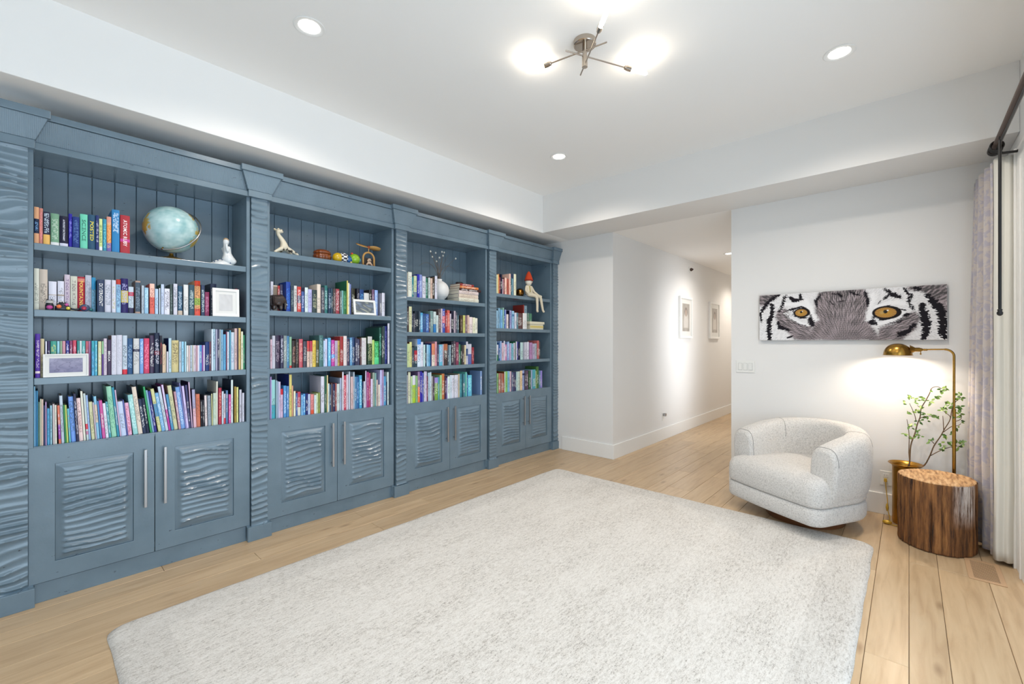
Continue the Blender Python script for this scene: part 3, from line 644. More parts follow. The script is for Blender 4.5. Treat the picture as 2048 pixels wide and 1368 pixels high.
def book_mesh(w, h, d, col, ops, rng, rows=22, join_pages=False):
    """U-shaped cover, spine to the front (-y side), printed spine; origin at the front left bottom corner"""
    bands = []; text = None
    base = hex3(col); title = None
    lu = lum(base); base = tuple((x * .88 + lu * .12) * .94 for x in base)
    for o in ops:
        if o[0] == 'b':
            rg, c = o[1:].split('='); p0, p1 = rg.split('-') if not rg.startswith('-') else (0, rg[1:])
            bands.append((float(p0), float(p1), hex3(c)))
        elif o[0] == 't':
            q = o[1:]
            if '=' in q:
                rg, c = q.split('='); p0, p1 = rg.split('-'); text = (float(p0), float(p1), hex3(c))
            else: text = (rng.uniform(.08, .25), rng.uniform(.75, .93), hex3(q))
        elif o[0] == 'T':
            c, tt = o[1:].split('='); title = (hex3(c), tt.replace('_', ' '))
    if text is None and title is None and w > .009:
        c = (.75, .75, .72) if lum(base) < .3 else tuple(x * .35 for x in base)
        p = rng.uniform(.1, .3); text = (p, p + rng.uniform(.35, .6), c)
    t = .0022 if w > .012 else .0010
    bul = min(.004, w * .14)
    nc = 7 if w > .018 else (5 if w > .009 else 3)
    out = [(0, d)]
    sp0 = len(out)
    for i in range(nc + 1):
        f = i / nc; out.append((f * w, bul * (1 - math.sin(math.pi * f))))
    sp1 = len(out) - 1
    out += [(w, d), (w - t, d), (w - t, t + bul), (t, t + bul), (t, d)]
    n = len(out)
    zs = [h * i / rows for i in range(rows + 1)]
    v = [(x, y, z) for z in zs for (x, y) in out]
    f = []; fc = []
    side = tuple(x * .92 for x in base)
    if lum(base) > .55 and rng.random() < .65:
        side = hex3(rng.choice(['238', '425', '345', '742', '264', '568', '333', '124']))
    for r in range(rows):
        fz = (r + .5) / rows
        bc = base
        for (p0, p1, c) in bands:
            if p0 <= fz <= p1: bc = c
        for j in range(n):
            f.append((r * n + j, r * n + (j + 1) % n, (r + 1) * n + (j + 1) % n, (r + 1) * n + j))
            if sp0 <= j < sp1:
                c = bc
                k = j - sp0
                if text and text[0] <= fz <= text[1] and 0 < k < nc - 1 and rng.random() < .58:
                    q = rng.uniform(.25, .75); c = tuple(x * (1 - q) + y * q for x, y in zip(bc, text[2]))
                fc.append(c)
            else: fc.append(side)
    # top and bottom rims split into quads
    i0 = n - 1; a_ = sp1 + 1
    for zr, fl in ((0, True), (rows, False)):
        o_ = zr * n
        L = [o_ + 0, o_ + sp0, o_ + n - 2, o_ + n - 1]; R = [o_ + a_, o_ + a_ + 1, o_ + a_ + 2, o_ + sp1]
        F = [o_ + j for j in range(sp0, sp1 + 1)] + [o_ + a_ + 2, o_ + n - 2]
        for q in (L, R, F):
            f.append(tuple(q)); fc.append(side)
    if join_pages:
        k = len(v)
        x0, x1, y0, y1, z0, z1 = t, w - t, t + bul, d - .004, .002, h - .004
        v += [(x0, y0, z0), (x1, y0, z0), (x1, y1, z0), (x0, y1, z0), (x0, y0, z1), (x1, y0, z1), (x1, y1, z1), (x0, y1, z1)]
        for q in [(0, 3, 2, 1), (4, 5, 6, 7), (0, 1, 5, 4), (1, 2, 6, 5), (2, 3, 7, 6), (3, 0, 4, 7)]:
            f.append(tuple(k + i for i in q)); fc.append((.72, .68, .58))
    return v, f, fc, title, t, bul

def finish_book(name, v, f, fc):
    me = bpy.data.meshes.new(name); me.from_pydata(v, [], f)
    ca = me.color_attributes.new('Col', 'FLOAT_COLOR', 'CORNER')
    arr = np.ones((len(me.loops), 4), dtype=np.float32); k = 0
    for p, c in zip(f, fc):
        arr[k:k + len(p), :3] = c; k += len(p)
    ca.data.foreach_set('color', arr.ravel())
    bm = bmesh.new(); bm.from_mesh(me); bmesh.ops.recalc_face_normals(bm, faces=bm.faces); bm.to_mesh(me); bm.free()
    return me

def text_mesh(txt, size, bold=False):
    cu = bpy.data.curves.new('lettering', 'FONT'); cu.body = txt; cu.size = size
    cu.align_x = 'CENTER'; cu.align_y = 'CENTER'; cu.resolution_u = 2
    if bold: cu.offset = size * .015
    o = bpy.data.objects.new('lettering', cu); COL.objects.link(o)
    dg = bpy.context.evaluated_depsgraph_get(); dg.update()
    me = bpy.data.meshes.new_from_object(o.evaluated_get(dg))
    bpy.data.objects.remove(o); bpy.data.curves.remove(cu)
    return me

def colour_word(c3):
    import colorsys
    r, g, b = [int(x, 16) / 15 for x in c3]
    h, s, v = colorsys.rgb_to_hsv(r, g, b); h *= 360
    if v < .3: return 'navy' if (b > r + .12) else 'black'
    if s < .13: return 'white' if v > .84 else ('pale grey' if v > .66 else ('grey' if v > .4 else 'charcoal'))
    if s < .27 and v > .72:
        return ('pink' if h < 20 or h > 300 else 'cream' if h < 70 else 'pale green' if h < 165 else 'pale blue' if h < 245 else 'lilac')
    if h < 15 or h >= 345: n = 'red' if s > .55 else 'dusty pink'
    elif h < 40: n = 'orange' if (s > .6 and v > .7) else ('brown' if v < .6 else 'tan')
    elif h < 70: n = 'yellow' if v > .7 else 'olive'
    elif h < 165: n = 'green'
    elif h < 195: n = 'teal'
    elif h < 245: n = 'blue'
    elif h < 290: n = 'purple'
    else: n = 'magenta'
    if v < .5 and n in ('red', 'green', 'teal', 'blue', 'purple', 'brown'): n = 'dark ' + n
    elif v > .78 and s < .5 and n in ('green', 'teal', 'blue', 'purple'): n = 'light ' + n
    return n
ORD = ['first', 'second', 'third', 'fourth', 'fifth', 'sixth', 'seventh', 'eighth', 'ninth', 'tenth', 'eleventh', 'twelfth']
def nth(k):
    if k <= 12: return ORD[k - 1]
    return '%d%s' % (k, 'th' if 10 <= k % 100 <= 20 else {1: 'st', 2: 'nd', 3: 'rd'}.get(k % 10, 'th'))
SHELFWORD = {1: 'top', 2: 'second', 3: 'third', 4: 'bottom'}
# shelf stretches where something stands in front of the books: (bay, shelf, x0, x1, push back)
PUSH = [(1, 2, .03, .26, .05), (1, 2, .82, 1.03, .035), (1, 3, .04, .24, .03), (2, 2, 1.18, 1.30, .062), (2, 2, 1.84, 2.09, .035), (4, 2, 4.19, 4.55, .12)]
stuff = MB(); stuff_fc = []
used_labels = set()
for bay, shelf, zb, data in BOOKS:
    rowb = [q.split(' ') for q in data.split('|')]
    z_rest = DECK[bay - 1] if shelf == 4 else SHELVES[bay - 1][shelf - 1]
    words = [colour_word(q[4].lstrip('~')) for q in rowb]
    nrow = len(rowb)
    for i, q in enumerate(rowb):
        x, w, h, lean = [int(t_) / 1000 for t_ in q[:4]]
        col = q[4].lstrip('~'); ops = q[5].split(';') if len(q) > 5 else []
        if h < .05: continue
        w = max(w - .0012, .004)
        vf = V_SHELF + .010 + rnd.uniform(0, .010)
        for (pb, ps, xa, xb, dp) in PUSH:
            if pb == bay and ps == shelf and x < xb and x + w > xa: vf = V_SHELF + .012 + dp
        d = min(max(.115, h * rnd.uniform(.68, .8)), .29, V_BACK - .004 - vf)
        x = max(x + .0006, BAYS[bay - 1][0] + .0015)
        small = q[4].startswith('~')
        v, f, fc, title, t, bul = book_mesh(w, h, d, col, ops, rnd, (40 if w > .014 else 26) if not small else 16, small)
        if small:
            ca, sa = math.cos(lean), math.sin(lean)
            pts = [(x + p[0] * ca - p[2] * sa, vf + p[1], z_rest + .0003 + p[0] * sa + p[2] * ca) for p in v]
            stuff.add(pts, f); stuff_fc += fc
            continue
        me = finish_book('book', v, f, fc)
        bo = link('book', me, M['print'], None, loc=(x, vf, z_rest + .0003), rot=(0, -lean, 0))
        pm = MB(); pm.box(t, w - t, t + bul, d - .004, .0025, h - .004)
        pm.build('page_block', M['pages'], bo)
        if title:
            tm = text_mesh(title[1], .01, True)
            ws = [p.co.x for p in tm.vertices]; hs = [p.co.y for p in tm.vertices]
            L, T_ = max(ws) - min(ws), max(hs) - min(hs)
            sc = min(h * .70 / L, w * .50 / T_); scx = min(h * .70 / L, sc * 1.5)
            ct = ((max(ws) + min(ws)) / 2, (max(hs) + min(hs)) / 2)
            for p in tm.vertices:
                px, py = (p.co.x - ct[0]) * scx, (p.co.y - ct[1]) * sc
                fx = (w / 2 + py) / w
                p.co = (w / 2 + py, bul * (1 - math.sin(math.pi * min(1, max(0, fx)))) - .0006, h * .53 - px)
            key = 'ink_%02x%02x%02x' % tuple(int(255 * c) for c in title[0])
            if key not in M: M[key] = simple('spine_ink', tuple(title[0]) + (1,), .5)
            tm.materials.clear()
            link('spine_title', tm, M[key], bo)
        # label: look first, then where it stands
        k, kr = i + 1, nrow - i
        where = '%s shelf of %s bay' % (SHELFWORD[shelf], BAYWORD[bay - 1])
        size = 'thick ' if w > .034 else ('thin ' if w < .011 else '')
        if words.count(words[i]) == 1:
            lab = 'only %s book on the %s' % (words[i], where)
        elif k <= 9: lab = '%s%s book, %s from the left, %s' % (size, words[i], nth(k), where)
        elif kr <= 9: lab = '%s%s book, %s from the right, %s' % (size, words[i], nth(kr), where)
        else:
            lab = '%s%s book between %s and %s books, %s' % (size, words[i], words[i - 1], words[i + 1], where)
            if lab in used_labels or len(lab.split()) > 16:
                lab = '%s%s book, %s from the left, %s' % (size, words[i], nth(k), where)
        if lab in used_labels: lab = '%s%s book, number %d from left, %s' % (size, words[i], k, where)
        used_labels.add(lab)
        tag(bo, lab, 'book', 'books on the %s shelf of the %s bay' % (SHELFWORD[shelf], BAYWORD[bay - 1]))
me = finish_book('smaller_books', stuff.v, stuff.f, stuff_fc)
so = link('smaller_books', me, M['print'])
tag(so, 'thin and distant books filling the gaps among the shelved books', 'books', kind='stuff')

# ------------------------------------------------------------------ rug
def vrug():
    x0, x1, y0, y1 = .25, 3.97, .18, 2.925
    cx, cy = (x0 + x1) / 2, (y0 + y1) / 2
    nx, ny = 120, 90
    rr = random.Random(8)
    pts = []
    for j in range(ny + 1):
        row = []
        for i in range(nx + 1):
            fx, fy = i / nx, j / ny
            ex = .006 * noise.noise((0, fy * 14, 3)) * (1 if fx in (0, 1) else 0)
            ey = .006 * noise.noise((fx * 18, 0, 7)) * (1 if fy in (0, 1) else 0)
            x = (fx - .5) * (x1 - x0) + ex; y = (fy - .5) * (y1 - y0) + ey
            e = min(fx * (x1 - x0), (1 - fx) * (x1 - x0), fy * (y1 - y0), (1 - fy) * (y1 - y0))
            z = .004 + .012 * min(1, e / .02) ** .5 + .0012 * noise.noise((x * 9, y * 9, 0))
            cr_ = .09; qx, qy = (x1 - x0) / 2 - cr_, (y1 - y0) / 2 - cr_
            if abs(x) > qx and abs(y) > qy:
                ax_, ay_ = abs(x) - qx, abs(y) - qy; mx_ = max(ax_, ay_); ln = math.hypot(ax_, ay_)
                if ln > 0: x = math.copysign(qx + ax_ * mx_ / ln, x); y = math.copysign(qy + ay_ * mx_ / ln, y)
            row.append((x, y, z))
        pts.append(row)
    mm = MB(); mm.grid(pts)
    per = [(0, j) for j in range(nx + 1)] + [(i, nx) for i in range(1, ny + 1)] + [(ny, j) for j in range(nx - 1, -1, -1)] + [(i, 0) for i in range(ny - 1, 0, -1)]
    top = [pts[i][j] for i, j in per]; bot = [(p[0], p[1], .0002) for p in top]
    mm.grid([top, bot], closed_v=True)
    return mm.build('area_rug', M['rug'], smooth=True, loc=(cx, cy, 0))
tag(vrug(), 'large pale grey heathered wool area rug on the oak floor', 'rug')

# ------------------------------------------------------------------ tiger canvas
TIG_GREY = [[(369, 320), (409, 334), (608, 329), (623, 294), (630, 215), (618, 137), (644, 84), (688, 5), (316, 7), (340, 91), (369, 139), (354, 223), (352, 272)], [(127, 213), (162, 219), (196, 152), (257, 107), (316, 91), (328, 7), (227, 8), (209, 44), (134, 125), (114, 169)], [(694, 70), (757, 94), (818, 143), (855, 166), (873, 128), (855, 67), (790, 5), (688, 5)], [(6, 335), (120, 334), (69, 290), (6, 264)], [(837, 325), (996, 327), (996, 147), (948, 253), (891, 300)]]
TIG_WHITE = [([(165, 193), (209, 148), (257, 122), (302, 106)], 18), ([(281, 283), (316, 225), (348, 147)], 33), ([(661, 292), (644, 208), (634, 137)], 34), ([(676, 93), (742, 126), (799, 178)], 21), ([(171, 261), (245, 258), (293, 247)], 27), ([(673, 213), (742, 238), (809, 231)], 27)]
TIG_BLACK = [([(127, 330), (69, 290), (30, 247), (9, 196)], 19), ([(82, 260), (79, 186), (63, 127), (63, 9)], 24), ([(162, 302), (146, 256), (127, 206)], 12), ([(171, 327), (159, 299)], 10), ([(196, 305), (220, 287), (269, 288)], 20), ([(257, 328), (269, 291)], 12), ([(9, 204), (13, 136)], 13), ([(120, 133), (134, 96), (190, 69)], 19), ([(177, 23), (215, 28)], 10), ([(152, 197), (190, 217), (215, 227), (269, 233), (305, 208), (323, 162), (340, 119)], 9), ([(316, 147), (328, 105)], 28), ([(162, 194), (209, 144), (245, 115), (293, 101)], 4), ([(374, 312), (352, 279), (357, 230)], 12), ([(475, 318), (497, 293)], 14), ([(540, 321), (587, 297)], 12), ([(420, 268), (459, 238)], 5), ([(470, 254), (508, 261)], 6), ([(442, 314), (464, 316)], 8), ([(618, 314), (634, 268), (626, 215)], 14), ([(718, 326), (752, 291), (790, 264)], 18), ([(713, 262), (738, 293)], 11), ([(694, 254), (686, 235)], 5), ([(809, 325), (837, 279), (832, 242), (850, 191)], 13), ([(855, 324), (882, 307)], 16), ([(918, 267), (948, 222), (975, 167), (984, 106), (979, 52), (991, 10)], 29), ([(891, 214), (900, 152), (909, 91), (902, 11)], 31), ([(855, 91), (827, 55), (790, 43)], 21), ([(809, 155), (832, 161)], 19), ([(780, 112), (799, 119)], 9), ([(818, 37), (771, 24)], 6), ([(651, 97), (663, 148), (688, 196), (727, 215), (771, 201), (780, 188)], 11), ([(669, 162), (694, 133), (742, 139), (776, 176)], 11), ([(776, 195), (818, 187)], 5), ([(648, 116), (669, 103)], 27), ([(723, 95), (780, 122), (818, 162)], 4), ([(215, 219), (220, 180), (257, 157), (293, 159)], 9)]
TIG_EYES = [((264, 194), 36, 25), ((720, 175), 53, 32)]

def tiger():
    NX, NY = 780, 260
    s = np.linspace(0, 1000, NX); t = np.linspace(0, 334, NY)
    S, T = np.meshgrid(s, t)
    rng = np.random.default_rng(4)
    def fbm(x, y, sc, seed):
        out = np.zeros_like(x); r = np.random.default_rng(seed)
        for k in range(14):
            a = r.uniform(0, 6.28); f = sc * r.uniform(.6, 2.2)
            out += np.sin((x * math.cos(a) + y * math.sin(a)) * f + r.uniform(0, 6.28)) / 3.7
        return out
    # fur runs outwards and down from the bridge of the nose: jagged edges
    ang = np.arctan2(T - 150, S - 470)
    rad_ = np.hypot(S - 470, (T - 150) * 1.4)
    hair = np.zeros_like(S); r7 = np.random.default_rng(17)
    for k in range(26):
        hair += np.sin(ang * r7.uniform(60, 420) + rad_ * r7.uniform(-.35, .35) + r7.uniform(0, 6.28)) / 3.6
    ang2 = np.arctan2(T + 70, S - 515); rad2 = np.hypot(S - 515, T + 70); streak = np.zeros_like(S)
    for k in range(30):
        streak += np.sin(ang2 * r7.uniform(50, 230) + rad2 * r7.uniform(-.16, .16) + r7.uniform(0, 6.28)) / 3.8
    jag = 4.2 * hair + 2.4 * fbm(S, T, .22, 1)
    Sx = S + jag * np.cos(ang) + 3 * fbm(S, T, .05, 2); Tx = T + jag * np.sin(ang) * .8 + 3 * fbm(S, T, .06, 3)
    def pdist(P, Sx, Tx):
        d = np.full(Sx.shape, 1e9); tt = np.zeros(Sx.shape); n = len(P) - 1
        for i in range(n):
            (x0, y0), (x1, y1) = P[i], P[i + 1]; L = (x1 - x0) ** 2 + (y1 - y0) ** 2 + 1e-9
            u = np.clip(((Sx - x0) * (x1 - x0) + (Tx - y0) * (y1 - y0)) / L, 0, 1)
            q = np.hypot(Sx - x0 - u * (x1 - x0), Tx - y0 - u * (y1 - y0))
            m_ = q < d; d = np.where(m_, q, d); tt = np.where(m_, (i + u) / n, tt)
        return d, tt
    def inside(P):
        c = np.zeros(S.shape, bool); n = len(P)
        for i in range(n):
            (x0, y0), (x1, y1) = P[i], P[(i + 1) % n]
            if y0 == y1: continue
            c ^= ((y0 > Tx) != (y1 > Tx)) & (Sx < (x1 - x0) * (Tx - y0) / (y1 - y0) + x0)
        return c
    C = np.ones(S.shape + (3,)) * np.array([.80, .79, .80])
    C *= (1 - .16 * np.clip(hair, 0, 1))[..., None]
    grey = np.zeros(S.shape)
    for P in TIG_GREY:
        d, _ = pdist(P + [P[0]], Sx, Tx)
        a = np.where(inside(P), 1.0, np.exp(-(d / 12) ** 2)); grey = np.maximum(grey, a)
    fur = np.array([.185, .150, .160]); g = grey * .92
    var = (1 + .30 * fbm(S, T, .05, 5) + .50 * streak + .25 * fbm(S, T, .4, 15) + .22 * rng.standard_normal(S.shape) - .35 * np.clip((T - 230) / 100, 0, 1)).clip(.12, 2.9)
    C = C * (1 - g[..., None]) + fur * var[..., None] * g[..., None]
    for P, w in TIG_WHITE:
        d, tt = pdist(P, Sx, Tx); a = np.clip((w / 2 - d) / (w * .35) + .4, 0, 1)
        C = C * (1 - a[..., None]) + np.array([.86, .85, .86]) * a[..., None]
    for P, w in TIG_BLACK:
        d, tt = pdist(P, Sx, Tx); ww = w * .5 * (.75 + .65 * np.sin(np.pi * np.clip(.12 + .8 * tt, 0, 1)))
        a = np.clip((ww - d) / 3.0 + .5, 0, 1)
        C = C * (1 - a[..., None]) + np.array([.012, .010, .014]) * a[..., None]
    for (cx, cy), rx, ry in TIG_EYES:
        q = np.hypot((S - cx - rx * .10) / (rx * 1.36), (T - cy) / (ry * 1.34)); a = np.clip((1 - q) / .06 + .5, 0, 1)
        C = C * (1 - a[..., None]) + np.array([.015, .012, .012]) * a[..., None]
        q = np.hypot((S - cx) / rx, (T - cy) / ry); a = np.clip((1 - q) / .08 + .5, 0, 1)
        th = np.arctan2(T - cy, S - cx); rad = np.clip(q, 0, 1)
        amb = np.stack([.60 - .12 * rad, .33 - .08 * rad, .05 + .02 * rad], -1) * (.85 + .2 * np.sin(th * 23) * rad + .12 * np.sin(th * 41))[..., None]
        C = C * (1 - a[..., None]) + amb * a[..., None]
        q = np.hypot(S - cx + rx * .02, T - cy - ry * .18); a = np.clip((rx * .21 - q) / 2 + .5, 0, 1)
        C = C * (1 - a[..., None]) + np.array([.02, .02, .02]) * a[..., None]
        q = np.hypot(S - cx + rx * .34, T - cy - ry * .02); a = np.clip((rx * .2 - q) / 6 + .5, 0, 1) * .35
        C = C * (1 - a[..., None]) + np.array([.5, .42, .2]) * a[..., None]
        q = np.hypot(S - cx - rx * .2, T - cy - ry * .42); a = np.clip((rx * .09 - q) / 2 + .5, 0, 1) * .8
        C = C * (1 - a[..., None]) + np.array([.9, .9, .9]) * a[..., None]
    C *= (1 + .05 * rng.standard_normal(S.shape))[..., None]
    C = np.clip(C, 0, .95)
    W_, H_ = 1.28, .428
    # local frame: x to the right as seen (-v), z up, printed face towards -y
    V = np.stack([S / 1000 * W_, np.zeros_like(S), T / 334 * H_], -1).reshape(-1, 3)
    idx = np.arange(NX * NY).reshape(NY, NX)
    F = np.stack([idx[:-1, :-1], idx[:-1, 1:], idx[1:, 1:], idx[1:, :-1]], -1).reshape(-1, 4)
    me = bpy.data.meshes.new('print'); me.from_pydata(V.tolist(), [], F.tolist())
    ca = me.color_attributes.new('Col', 'FLOAT_COLOR', 'POINT')
    ca.data.foreach_set('color', np.concatenate([C.reshape(-1, 3), np.ones((NX * NY, 1))], 1).astype(np.float32).ravel())
    root = empty('tiger_canvas', (UW, 1.064, 1.437), -math.pi / 2)
    tag(root, 'long narrow canvas print of amber tiger eyes on the end wall', 'canvas art')
    link('print', me, M['canvas'], root, loc=(0, -.0305, 0))
    boxobj('stretcher', (0, W_, -.030, -.001, 0, H_), simple('canvas_edge', rgb(62, 48, 48), .7), root, .001)
tiger()

# ------------------------------------------------------------------ swivel chair
def d_outline(hw, yf, rc, n=48, ysh=0.0):
    """flat front at y=yf, rounded front corners, round back"""
    pts = []
    for k in range(9):
        a = math.pi + math.pi / 2 * k / 8; pts.append((-hw + rc + rc * math.cos(a), yf + rc + rc * math.sin(a)))
    for k in range(1, 8): pts.append((-hw + rc + (2 * hw - 2 * rc) * k / 8, yf - .012 * math.sin(math.pi * k / 8)))
    for k in range(9):
        a = -math.pi / 2 + math.pi / 2 * k / 8; pts.append((hw - rc + rc * math.cos(a), yf + rc + rc * math.sin(a)))
    pts.append((hw, (yf + rc) * .5))
    for k in range(n + 1):
        a = math.pi * k / n; pts.append((hw * math.cos(a), hw * math.sin(a) * .96))
    pts.append((-hw, (yf + rc) * .5))
    return [(x, y + ysh) for x, y in pts]
def inset(pts, d):
    n = len(pts); out = []
    for i in range(n):
        a = Vector(pts[i - 1]); b = Vector(pts[(i + 1) % n]); t = (b - a).normalized()
        out.append((pts[i][0] - t.y * d, pts[i][1] + t.x * d))
    return out
def stack_outline(mm, base, prof, close_top=True):
    rings = []
    for d, z in prof:
        if d < .05: rings.append([(x, y, z) for x, y in inset(base, d)])
        else:
            k = 1 - d / .42; rings.append([(x * k, y * k, z) for x, y in base])
    n0 = mm.grid(rings, closed_v=True); n = len(base)
    mm.f.append(tuple(n0 + k for k in range(n))[::-1])
    mm.f.append(tuple(n0 + (len(prof) - 1) * n + k for k in range(n)))
def swivel_chair():
    root = empty('swivel_chair', (4.235, .645, 0), math.atan2(.48, -.87) + math.pi / 2)
    tag(root, 'rounded off white boucle swivel armchair below the tiger canvas', 'armchair')
    # plinth disc
    mm = MB(); mm.lathe([(.27, .0), (.275, .01), (.275, .092), (.26, .102)], 48, (0, .02, 0))
    mm.build('swivel_base', M['walnut'], root, smooth=True, sharp=40)
    HW, YF = .415, -.40
    base = d_outline(HW, YF, .10)
    mm = MB(); stack_outline(mm, base, [(.05, .100), (.028, .102), (.010, .111), (.001, .13), (0, .16), (.001, .205), (.006, .222), (.016, .232), (.05, .234)])
    mm.build('lower_band', M['boucle'], root, smooth=True)
    # seat: front apron and domed cushion in one
    mm = MB()
    prof = [(.05, .236), (.014, .238), (.003, .25), (.0, .275), (.0, .33), (.004, .372), (.016, .402), (.036, .424), (.062, .437), (.10, .446), (.15, .453), (.20, .457), (.26, .460), (.31, .461)]
    stack_outline(mm, base, prof)
    mm.build('seat', M['boucle'], root, smooth=True)
    # arms and back: rounded wall swept round the seat
    T = .190; a = HW - T / 2 + .026
    path = []
    yf = -.235
    for k in range(13): path.append((a, yf + (0 - yf) * k / 12))
    for k in range(1, 49): path.append((a * math.cos(math.pi * k / 48), a * math.sin(math.pi * k / 48) * .96))
    for k in range(1, 13): path.append((-a, (yf) * k / 12))
    L = len(path)
    def section(p, nrm, ztop, shrink):
        zb = .225; zt = ztop; hh = (zt - zb) / 2; zc = (zt + zb) / 2
        ring = []
        for k in range(36):
            q = 2 * math.pi * k / 36; c, s = math.cos(q), math.sin(q)
            ex = .62
            x = abs(c) ** ex * (1 if c >= 0 else -1) * (T / 2)
            zz = abs(s) ** .46 * (1 if s >= 0 else -1) * hh
            # lower part tucks in under the roll
            f_ = (zz + hh) / (2 * hh)
            tuck = -.016 * (1 - f_) ** 2 + .012 * math.sin(math.pi * f_)
            lean = .014 * (f_ - .5)
            ox = x * shrink + (tuck if x > 0 else tuck * .2) + lean
            oz = zc + zz * (1 - (1 - shrink) * .35)
            ring.append((p[0] + nrm[0] * ox, p[1] + nrm[1] * ox, oz))
        return ring
    rings = []
    for i, p in enumerate(path):
        p0 = path[max(i - 1, 0)]; p1 = path[min(i + 1, L - 1)]
        t = Vector((p1[0] - p0[0], p1[1] - p0[1])).normalized(); nrm = (t.y, -t.x)
        f_ = i / (L - 1); zt = .655 + .105 * math.sin(math.pi * f_) ** .8
        if i == 0:
            for k in range(5):
                r_ = .03; q = math.pi / 2 * (k / 5)
                pe = (p[0] - t.x * r_ * math.cos(q), p[1] - t.y * r_ * math.cos(q))
                rings.append(section(pe, nrm, zt - .012 * math.cos(q), 1 - .28 * (1 - math.sin(q))))
        rings.append(section(p, nrm, zt, 1.0))
        if i == L - 1:
            for k in range(4, -1, -1):
                r_ = .03; q = math.pi / 2 * (k / 5)
                pe = (p[0] + t.x * r_ * math.cos(q), p[1] + t.y * r_ * math.cos(q))
                rings.append(section(pe, nrm, zt - .012 * math.cos(q), 1 - .28 * (1 - math.sin(q))))
    mm = MB(); n0 = mm.grid(rings, closed_v=True)
    mm.f.append(tuple(n0 + k for k in range(36))[::-1]); mm.f.append(tuple(n0 + (len(rings) - 1) * 36 + k for k in range(36)))
    mm.build('arms_and_back', M['boucle'], root, smooth=True)
    # seams: piping round each arm front and where arms meet the back
    for ri in (5, len(rings) - 6):
        mm = MB(); rr = [Vector(p) for p in rings[ri]]; c = sum(rr, Vector()) / len(rr)
        mm.tube([c + (p - c) * 1.004 for p in rr[1:19]], .0022, 5); mm.build('arm_piping', M['piping'], root, smooth=True)
    for ri in (24, len(rings) - 25):
        mm = MB(); rr = [Vector(p) for p in rings[ri]]; c = sum(rr, Vector()) / len(rr)
        mm.tube([c + (p - c) * 1.0015 for p in rr[2:18]], .0016, 5); mm.build('back_seam', M['piping'], root, smooth=True)
swivel_chair()

# ------------------------------------------------------------------ stump table
def m_stump():
    m, nt, b = new_mat('weathered_log')
    tc = nt.nodes.new('ShaderNodeTexCoord')
    mp = nt.nodes.new('ShaderNodeMapping'); mp.inputs['Scale'].default_value = (26, 26, 2.2)
    nt.links.new(tc.outputs['Object'], mp.inputs['Vector'])
    n = nt.nodes.new('ShaderNodeTexNoise'); n.inputs['Scale'].default_value = 1.6; n.inputs['Detail'].default_value = 8; n.inputs['Roughness'].default_value = .7
    nt.links.new(mp.outputs['Vector'], n.inputs['Vector'])
    r = ramp(nt, [(.34, rgb(40, 24, 14)), (.47, rgb(112, 72, 38)), (.60, rgb(150, 102, 56)), (.75, rgb(178, 132, 82))])
    nt.links.new(n.outputs['Fac'], r.inputs['Fac'])
    # a bleached pale patch high on the side
    n2 = nt.nodes.new('ShaderNodeTexNoise'); n2.inputs['Scale'].default_value = 5; n2.inputs['Detail'].default_value = 4
    nt.links.new(mp.outputs['Vector'], n2.inputs['Vector'])
    at = nt.nodes.new('ShaderNodeAttribute'); at.attribute_name = 'bleach'
    mu = nt.nodes.new('ShaderNodeMath'); mu.operation = 'MULTIPLY'
    rr = ramp(nt, [(.40, (0, 0, 0, 1)), (.56, (.9, .9, .9, 1))]); nt.links.new(n.outputs['Fac'], rr.inputs['Fac'])
    nt.links.new(rr.outputs['Color'], mu.inputs[0]); nt.links.new(at.outputs['Fac'], mu.inputs[1])
    mx = nt.nodes.new('ShaderNodeMix'); mx.data_type = 'RGBA'
    nt.links.new(mu.outputs[0], mx.inputs[0]); nt.links.new(r.outputs['Color'], mx.inputs[6]); mx.inputs[7].default_value = rgb(214, 208, 204)
    nt.links.new(mx.outputs[2], b.inputs['Base Color'])
    b.inputs['Roughness'].default_value = .8
    bp = nt.nodes.new('ShaderNodeBump'); bp.inputs['Strength'].default_value = .8; bp.inputs['Distance'].default_value = .01
    nt.links.new(n.outputs['Fac'], bp.inputs['Height']); nt.links.new(bp.outputs['Normal'], b.inputs['Normal'])
    return m
